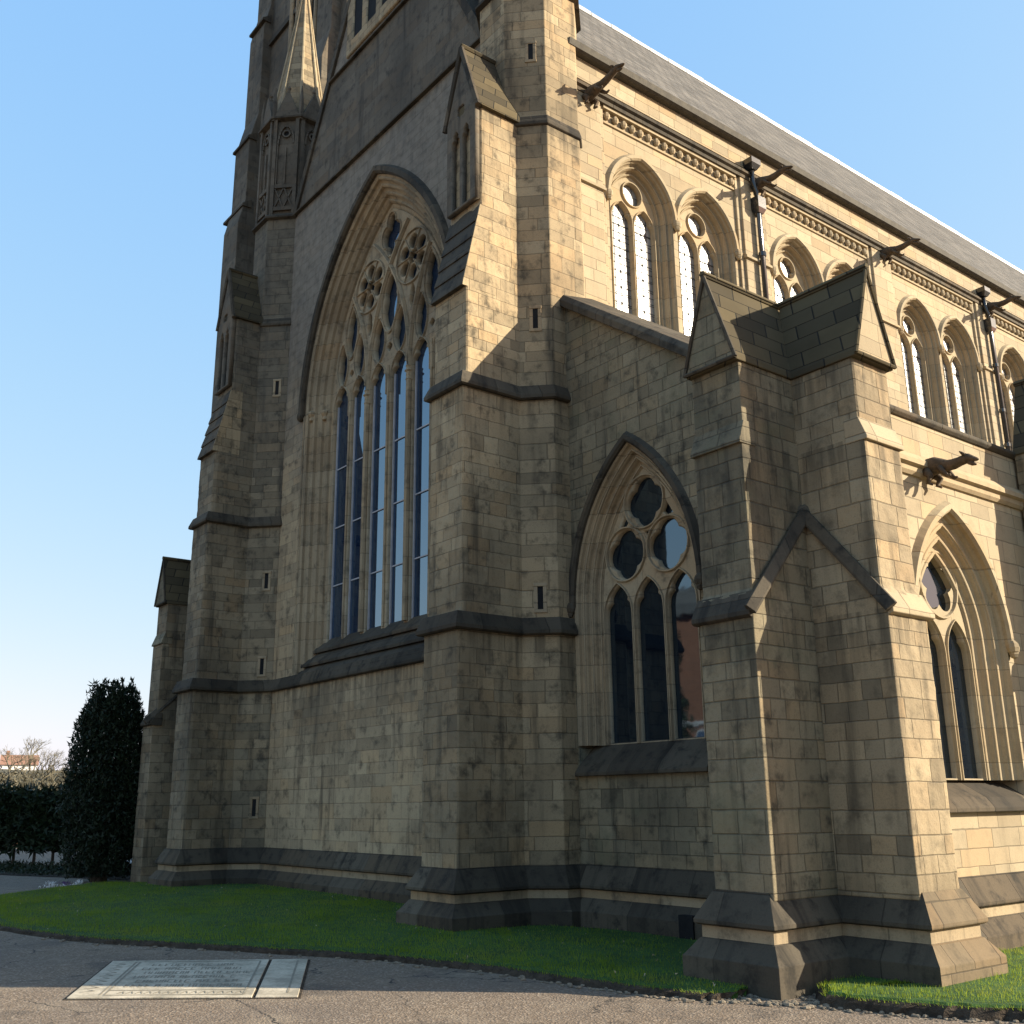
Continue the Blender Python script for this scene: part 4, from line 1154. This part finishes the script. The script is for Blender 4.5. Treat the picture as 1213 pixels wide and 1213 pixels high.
def in_solid(x, y):
    if y > 9.55 and x < -11.0: return True
    if y > 9.85 and x < -7: return True
    if -12.75 < x < -11.42 and y > 7.97: return True
    if -22.2 < x < -20.85 and y > 7.97: return True
    if -7.32 < x < -6.2 and y > 7.75: return True
    if x < -5.28 and y > 8.77 and x > -7 and y < 9.9: return True
    if x < -6.1 and y > 8.77 and x > -7: return True
    if x < -22.9 and y > 7.8: return True
    return False
def grass(e, cen, zg, zt, n, hmin, hmax, name, w):
    m = MB(); k = len(e); vs = []; fs = []
    cum = [0]
    for i in range(k - 1):
        cum.append(cum[-1] + max(.02, (e[i + 1] - e[i]).length * ((e[i] - cen[i]).length + (e[i + 1] - cen[i + 1]).length) / 2))
    import bisect
    for _ in range(n):
        t = rnd.random() * cum[-1]; i = min(bisect.bisect(cum, t) - 1, k - 2); fr_ = (t - cum[i]) / (cum[i + 1] - cum[i])
        s_ = rnd.random() ** 1.15
        p = e[i].lerp(e[i + 1], fr_).lerp(cen[i].lerp(cen[i + 1], fr_), s_)
        if in_solid(p.x, p.y): continue
        z = zg[i] + zt * (.8 if s_ < .03 else 1.)
        h = rnd.uniform(hmin, hmax) * (1 + .6 * max(0, math.sin(p.x * 2.1 + math.sin(p.y * 3.3)) * math.sin(p.y * 2.7))); a = rnd.uniform(0, 2 * PI); b = rnd.uniform(0, 2 * PI); l = h * rnd.uniform(.1, .7)
        dx, dy = math.cos(a) * w, math.sin(a) * w
        if s_ < .04 and rnd.random() < .6: b = math.atan2(-1, 0) + rnd.uniform(-.8, .8); l = h * .9; h *= .6
        q = len(vs)
        vs += [(p.x - dx, p.y - dy, z - .01), (p.x + dx, p.y + dy, z - .01), (p.x + math.cos(b) * l, p.y + math.sin(b) * l, z + h)]
        fs.append((q, q + 1, q + 2))
    me = bpy.data.meshes.new(name); me.from_pydata(vs, [], fs); me.update(); me.materials.append(M['blade'])
    o = bpy.data.objects.new(name, me); col.objects.link(o)
    return tag(o, kind='stuff', label='short green grass of the churchyard verge', cat='grass')
grass(e1, c1, z1, .07, 95000, .015, .042, 'grass', .0045)
grass(e2, c2, z2, .1, 60000, .018, .045, 'grass', .004)

lv = []
for _ in range(170):
    i = rnd.randrange(len(e1)); q = rnd.random(); p = e1[i].lerp(c1[i], q * .9)
    if not in_solid(p.x, p.y): lv.append((p.x + rnd.uniform(-.2, .2), p.y + rnd.uniform(-.1, .2), z1[i] + .11))
M['leaf_dry'] = leaf_mat('dry_leaves', (.22, .15, .07), (.5, .42, .28))
tag(leaves('fallen_leaves', M['leaf_dry'], lv, .022, -.5), 'small dry leaves and petals scattered on the lawn', 'leaves', kind='stuff')
# loose stones along the broken verge
rm = MB()
def stone_bit(x, y, z, r):
    rm.ball((x, y, z + r * .2), (r * rnd.uniform(.8, 1.6), r * rnd.uniform(.7, 1.2), r * rnd.uniform(.35, .7)), 6, 4)
for p, z in list(zip(e1, z1))[18:] + list(zip(e2, z2)):
    for _ in range(5):
        stone_bit(p.x + rnd.uniform(-.12, .12), p.y - rnd.uniform(.03, .17), z, rnd.uniform(.008, .03))
for _ in range(90): 
    t = rnd.random(); stone_bit(-6.55 + .75 * t + rnd.uniform(-.05, .05), 7.42 + .35 * t + rnd.uniform(-.14, .14), 0, rnd.uniform(.008, .035))
tag(rm.build('rubble', M['rock']), 'small loose stones and soil crumbs along the broken turf edge', 'rubble', kind='stuff')

# --- ledger slab let into the path
A, Bc, Cc, Dc = Vector((-10.254, 3.017)), Vector((-12.132, 4.015)), Vector((-10.917, 5.697)), Vector((-9.032, 4.628))
A, Bc, Cc, Dc = [Vector((p.x * .995, p.y)) for p in (A, Bc, Cc, Dc)]
def sp_(u, v, z):   # u: along the long way to the right, v: away from the camera
    p = A.lerp(Dc, u).lerp(Bc.lerp(Cc, u), v); return (p.x, p.y, ground_z(p.x, p.y) + z)
zs0 = 0.0
led = empty('ledger_slab', (-10.6, 4.3, 0), 'pale flat inscribed gravestone ledger set in the tarmac path', 'gravestone')
INVL = Matrix.Translation((10.6, -4.3, 0))
def lp(o): o.parent = led; o.matrix_parent_inverse = INVL; return o
m = MB()
for u0, u1 in ((0, .80), (.815, 1.)):
    m.prism([sp_(u0, 0, -.05), sp_(u1, 0, -.05), sp_(u1, 1, -.05), sp_(u0, 1, -.05)], [sp_(u0, 0, zs0 + .016), sp_(u1, 0, zs0 + .016), sp_(u1, 1, zs0 + .016), sp_(u0, 1, zs0 + .016)])
lp(m.build('slab', M['slabst'], None, .006))
m = MB()
def ln(u0, v0, u1, v1, w=.005):
    d = Vector((u1 - u0, v1 - v0)); n_ = Vector((-d.y, d.x)).normalized() * w
    m.add([sp_(u0 - n_.x, v0 - n_.y, zs0 + .0185), sp_(u1 - n_.x, v1 - n_.y, zs0 + .0185), sp_(u1 + n_.x, v1 + n_.y, zs0 + .0185), sp_(u0 + n_.x, v0 + n_.y, zs0 + .0185)], [(0, 1, 2, 3)])
for a in ((.13, .05, .13, .95), (.15, .05, .15, .95), (.13, .95, .76, .95), (.76, .95, .76, .05), (.15, .16, .76, .16), (.15, .05, .76, .05), (.95, .08, .95, .95)): ln(*a)
for row in range(6):
    v = .24 + row * .115; u = .2 + .03 * (row % 2)
    while u < .72 - .03 * (row % 3):
        w_ = rnd.choice((.012, .018, .02)); k = rnd.randint(0, 4)
        ln(u, v, u, v + .06, .003)
        if k in (0, 1, 3): ln(u, v + .06, u + w_, v + .06, .003)
        if k in (0, 2): ln(u, v, u + w_, v, .003)
        if k in (1, 3, 4): ln(u + w_, v, u + w_, v + .06, .003)
        if k in (2, 3): ln(u, v + .03, u + w_, v + .03, .003)
        u += w_ + .012 + (.02 if rnd.random() < .2 else 0)
for k in range(14):
    u = .2 + k * .04; ln(u, .08, u + .02, .13, .003); ln(u + .02, .13, u + .03, .08, .003)
for k in range(10):
    v = .12 + k * .08; ln(.03, v, .09, v + .03, .003); ln(.09, v + .03, .05, v + .06, .003)
lp(m.build('inscription', M['engraved']))
m = MB(); m.prism([sp_(-.012, -.012, -.05), sp_(1.012, -.012, -.05), sp_(1.012, 1.012, -.05), sp_(-.012, 1.012, -.05)], [sp_(-.012, -.012, zs0 + .006), sp_(1.012, -.012, zs0 + .006), sp_(1.012, 1.012, zs0 + .006), sp_(-.012, 1.012, zs0 + .006)])
lp(m.build('joint', M['soil']))

# ------------------------------------------------------------------ planting
M['yew'] = leaf_mat('yew_needles', (.005, .011, .005), (.015, .026, .009))
M['hedge'] = leaf_mat('hedge_leaves', (.007, .015, .006), (.022, .038, .013))
M['bark'] = plain('bark', (.05, .04, .03), (.09, .07, .05), rough=1, bump=.8)
M['brown'] = leaf_mat('twigs', (.10, .088, .06), (.155, .135, .09))
# Irish yew: upright plumes
YX, YY, YH = -24.75, 7.75, 4.55
yew = empty('yew_tree', (YX, YY, .05), 'dark columnar yew tree with upright plumes at the corner of the church', 'tree')
pts = []
plumes = []
for k in range(64):
    a = k * 2.39996; r = .76 * math.sqrt((k + .5) / 64)
    top = YH * (1 - .10 * (r / .76) ** 3) * rnd.uniform(.86, 1.0)
    plumes.append((r * math.cos(a), r * math.sin(a), top))
for (px, py, top) in plumes:
    for _ in range(560):
        t = rnd.random() ** .8
        z = .12 + t * (top - .12)
        w = .2 * (1 - max(0, (t - .86) / .14) ** 1.8 * .8) * (.75 + .25 * math.sin(t * 9 + px * 7))
        sp0 = .8 + .32 * math.sin(PI * min(1, .12 + t * .8)) 
        a = rnd.uniform(0, 2 * PI); rr = w * rnd.random() ** .5
        pts.append((px * sp0 + rr * math.cos(a), py * sp0 + rr * math.sin(a), z))
lo = leaves('crown', M['yew'], pts, .07, 1.4, yew)
m = MB()
for k in range(5):
    a = k * 1.3; m.tube([(.1 * math.cos(a), .1 * math.sin(a), -.1), (.15 * math.cos(a), .15 * math.sin(a), 1.2), (.2 * math.cos(a), .2 * math.sin(a), 1.9)], [.09, .07, .03], 7)
m.build('trunk', M['bark'], yew)
# clipped hedge on short stems
def hedge(x0, y0, x1, y1, h, th, label, n):
    o = empty('hedge', ((x0 + x1) / 2, (y0 + y1) / 2, 0), label, 'hedge')
    L = math.hypot(x1 - x0, y1 - y0); ux, uy = (x1 - x0) / L, (y1 - y0) / L
    P = []
    for _ in range(n):
        t = rnd.uniform(-L / 2, L / 2); s_ = rnd.uniform(-1, 1); z = .5 + (h - .5) * rnd.random()
        if rnd.random() < .5: s_ = math.copysign(1 - abs(rnd.gauss(0, .12)), s_)
        lump = .1 * math.sin(t * 1.9) + .06 * math.sin(t * 4.7 + 1)
        z = min(z, h + lump) if rnd.random() < .93 else h + lump + rnd.uniform(0, .16)
        if z < .62 + .14 * math.sin(t * 3.1): 
            if rnd.random() < .65: continue
        P.append((ux * t - uy * s_ * th, uy * t + ux * s_ * th, z))
    leaves('foliage', M['hedge'], P, .15, .3, o)
    m = MB(); t = -L / 2 + .2
    while t < L / 2:
        m.tube([(ux * t, uy * t, -.1), (ux * t + rnd.uniform(-.1, .1), uy * t, .75)], [.05, .035], 6); t += rnd.uniform(.5, .8)
    for q in split_build(m, 'stem', M['bark']): q.parent = o
    return o
hedge(-36.0, 5.5, -27.0, 12.0, 2.05, .42, 'dark clipped hedge on bare stems left of the yew', 26000)
# strip of dark ground cover before the hedge, and sunlit ground with low brick wall behind
m = MB(); m.loft([[(x, y, .085), (x - 2.2, y + 2.6, .085)] for x, y in ((-45, 2.0), (-33.5, 5.2), (-27.2, 7.6), (-24.9, 8.4))], False, False)
tag(m.build('soil_bed', M['soil']), kind='structure')
P = []
for _ in range(9000):
    t = rnd.random(); s_ = rnd.random()
    P.append((-40 + 15 * t - 1.6 * s_, 3.6 + 4.6 * t + 2.0 * s_, .09 + .12 * rnd.random()))
tag(leaves('ground_cover', M['hedge'], P, .06, .6), 'low dark ground cover planted in front of the hedge', 'plants', kind='stuff')
M['redbrick'] = stone('red_brick', (.26, .125, .08), (.20, .095, .06), (.12, .065, .045), h=.075, lo=.21, hi=.24, joint=.006, stain=.25, soot=.3, jdark=-.6 if False else .2)
# (the low wall is built with the far background)
# flowers left by the path
M['petal_w'] = leaf_mat('white_petals', (.7, .68, .66), (.8, .78, .74)); M['petal_p'] = leaf_mat('purple_petals', (.07, .03, .10), (.14, .06, .17))
for x, y, mm, lb in ((-23.75, 6.5, 'petal_w', 'bunch of white flowers lying at the path edge, left of the purple bunch'), (-23.6, 6.75, 'petal_p', 'bunch of purple flowers lying at the path edge between two white bunches'), (-23.75, 7.05, 'petal_w', 'bunch of white flowers lying nearest the yew tree')):
    o = empty('flower_bouquet', (x, y, .07), lb, 'flowers', 'flowers left beside the path')
    leaves('blossom', M[mm], [(rnd.gauss(0, .05), rnd.gauss(0, .05), .04 + .07 * rnd.random()) for _ in range(90)], .028, .8, o)
    leaves('wrapping', M['petal_w'], [(rnd.gauss(-.05, .06), rnd.gauss(-.03, .06), (.02 + .03 * rnd.random())) for _ in range(40)], .028, .2, o)

# ------------------------------------------------------------------ far background
hl = MB()
rows = []
for i in range(60):
    a = R(95 + i * 1.9); d = Vector((math.cos(a), math.sin(a)))
    row = []
    for r, h in ((110, 0), (150, 2.0), (210, 6 + 1.5 * math.sin(i * .5)), (300, 10 + 2 * math.sin(i * .33 + 1)), (420, 9)):
        row.append((d.x * r, d.y * r, h))
    rows.append(row)
hl.loft(rows, False, False)
tag(hl.build('hill', M['field']), kind='structure')
def far_tree(x, y, z, h, seed, label, kind='bare'):
    r_ = random.Random(seed)
    o = empty('bare_tree', (x, y, z), label, 'tree', 'leafless trees on the far slope')
    m = MB(); tw = []
    def grow(p, d, l, rad, lev):
        q = p + d * l
        if lev < 3: m.tube([p, q], [rad, rad * .7], 5, False)
        else: m.tube([p, q], [rad, rad * .6], 3, False)
        if lev >= 5: tw.append(q); return
        for k in range(3 if lev < 4 else 3):
            nd = (d + Vector((r_.gauss(0, .5), r_.gauss(0, .5), r_.gauss(.1, .3)))).normalized()
            grow(q, nd, l * r_.uniform(.62, .85), rad * .6, lev + 1)
    grow(Vector((0, 0, -.5)), Vector((0, 0, 1)), h * .26, h * .022, 0)
    m.build('trunk', M['brown'], o)
    return o
import math as _m
def dirpt(px, dist):
    """ground direction for a column of the picture, at a distance."""
    v = _r * ((px - 606.5) / 1229.8) + _u * (-(930 - 606.5) / 1229.8) + _f
    v = Vector((v.x, v.y)).normalized(); return v * dist
k = 0
for px, dist, h, z in ((-40, 170, 12, 2.6), (10, 185, 14, 4), (40, 150, 14, 2), (33, 230, 16, 7), (62, 170, 10, 3), (80, 160, 11, 2.5), (-90, 180, 14, 4), (110, 190, 12, 4.5), (20, 210, 11, 6), (55, 215, 12, 6.2), (72, 130, 7, 1.2), (150, 200, 13, 5), (95, 140, 8, 1.5)):
    p = dirpt(px, dist); far_tree(p.x, p.y, z, h * .68, 100 + k, 'leafless brown tree on the far slope beyond the hedge'); k += 1
# scrubby undergrowth that joins the far trees
P = []
for _ in range(30000):
    px = rnd.uniform(-120, 170); dist = rnd.uniform(120, 240); p = dirpt(px, dist)
    zb = 0 if dist < 110 else (dist - 110) * .05
    P.append((p.x, p.y, zb + abs(rnd.gauss(0, 1.3))))
M['scrub'] = leaf_mat('scrub_twigs', (.05, .046, .03), (.10, .088, .055))
tag(leaves('scrub', M['scrub'], P, .42, .8), 'brown winter scrub covering the far slope', 'scrub', kind='stuff')
wa, wb_ = dirpt(-110, 57), dirpt(140, 54)
ww = empty('garden_wall', ((wa.x + wb_.x) / 2, (wa.y + wb_.y) / 2, 0), 'low sunlit red brick wall seen through the stems under the hedge', 'wall')
wd = (wb_ - wa).normalized(); wq2 = Vector((-wd.y, wd.x)); hl_ = (wb_ - wa).length / 2
def wp_(u, v, z): return (wd.x * u + wq2.x * v, wd.y * u + wq2.y * v, z)
for nm, v0, v1, z0_, z1_, mt in (('wall_face', -.12, .12, -.2, .95, 'redbrick'), ('coping', -.16, .16, .95, 1.03, 'stone')):
    m = MB(); m.prism([wp_(-hl_, v0, z0_), wp_(hl_, v0, z0_), wp_(hl_, v1, z0_), wp_(-hl_, v1, z0_)], [wp_(-hl_, v0, z1_), wp_(hl_, v0, z1_), wp_(hl_, v1, z1_), wp_(-hl_, v1, z1_)])
    m.build(nm, M[mt], ww)
p = dirpt(20, 290)
hs = empty('house', (p.x, p.y, 8.0), 'distant white house with red roof among bare trees on the slope', 'house')
M['render_w'] = plain('white_render', (.65, .63, .6), (.75, .73, .7), rough=.9, bump=.05)
M['tile_r'] = plain('red_tiles', (.24, .13, .09), (.30, .17, .12), rough=.9)
hd = Vector((p.x, p.y)).normalized(); hu = Vector((-hd.y, hd.x))
def hq(u, d, z): return (hu.x * u + hd.x * d, hu.y * u + hd.y * d, z)
m = MB(); m.prism([hq(-4, 0, 0), hq(4, 0, 0), hq(4, 6, 0), hq(-4, 6, 0)], [hq(-4, 0, 4.2), hq(4, 0, 4.2), hq(4, 6, 4.2), hq(-4, 6, 4.2)]); m.build('wall', M['render_w'], hs)
m = MB(); m.prism([hq(-4.4, -.4, 4.1), hq(-4.4, 3, 6.6), hq(-4.4, 6.4, 4.1)], [hq(4.4, -.4, 4.1), hq(4.4, 3, 6.6), hq(4.4, 6.4, 4.1)]); rf_ = m.build('roof', M['tile_r'], hs)
m = MB(); m.prism([hq(2.4, 2.6, 6), hq(3.2, 2.6, 6), hq(3.2, 3.4, 6), hq(2.4, 3.4, 6)], [hq(2.4, 2.6, 7.6), hq(3.2, 2.6, 7.6), hq(3.2, 3.4, 7.6), hq(2.4, 3.4, 7.6)]); m.build('chimney', M['tile_r'], rf_)
for u in (-2.6, -.4, 2.0):
    m = MB(); m.prism([hq(u - .6, -.03, 1.2), hq(u + .6, -.03, 1.2), hq(u + .6, -.03, 2.8), hq(u - .6, -.03, 2.8)], [hq(u - .6, .05, 1.2), hq(u + .6, .05, 1.2), hq(u + .6, .05, 2.8), hq(u - .6, .05, 2.8)]); m.build('window', M['glass_dark'], hs)

# ------------------------------------------------------------------ across the road, seen mirrored in the aisle window
hz = empty('brick_house', (-34, -17, 0), 'red brick house with white window sills, mirrored in the lancets of the aisle window', 'house')
INVH = Matrix.Translation((34, 17, 0))
def hp(o, par=None):
    o.parent = par or hz
    if not par: o.matrix_parent_inverse = INVH
    return o
m = MB(); m.box(-40, -27, -22, -16, -.1, 10.2); hw = hp(m.build('wall', M['redbrick']))
m = MB(); m.prism([(-40.4, -22.4, 10.2), (-40.4, -19, 12.4), (-40.4, -15.6, 10.2)], [(-26.6, -22.4, 10.2), (-26.6, -19, 12.4), (-26.6, -15.6, 10.2)]); hp(m.build('roof', M['slate']))
m = MB(); m.box(-40.05, -26.95, -16.03, -15.9, 4.95, 5.2); hp(m.build('string_course', M['white']))
for zz in (.7, 3.1):
    for xx in (-38.5, -35.5, -32.5, -29.5):
        m = MB(); m.box(xx - .6, xx + .6, -16.02, -15.95, zz, zz + 1.7); wq = hp(m.build('window', M['white']))
        m = MB(); m.box(xx - .5, xx + .5, -15.96, -15.94, zz + .1, zz + 1.6); hp(m.build('pane', M['glass_dark']), None)
        m = MB(); m.box(xx - .75, xx + .75, -16.02, -15.85, zz - .16, zz - .01); hp(m.build('sill', M['white']))

# dark evergreens beside that house
def evergreen(x, y, h, r, seed, label):
    o = empty('evergreen_tree', (x, y, 0), label, 'tree')
    P = []
    for _ in range(9000):
        t = rnd.random() ** .8; a = rnd.uniform(0, 2 * PI)
        rr = r * (1 - t) ** .6 * (.8 + .25 * math.sin(t * 22 + a * 2)) * rnd.random() ** .35
        P.append((rr * math.cos(a), rr * math.sin(a), .8 + t * (h - .8)))
    leaves('crown', M['yew'], P, .22, .2, o)
    m = MB(); m.tube([(0, 0, -.2), (0, 0, h * .8)], [.22, .05], 8); m.build('trunk', M['bark'], o)
evergreen(-32.9, -11.0, 12.3, 2.3, 1, 'tall dark evergreen tree across the road, mirrored in the left lancet of the aisle window')
evergreen(-31.2, -11.8, 11.0, 1.6, 2, 'shorter dark evergreen tree across the road, mirrored in the middle lancet of the aisle window')
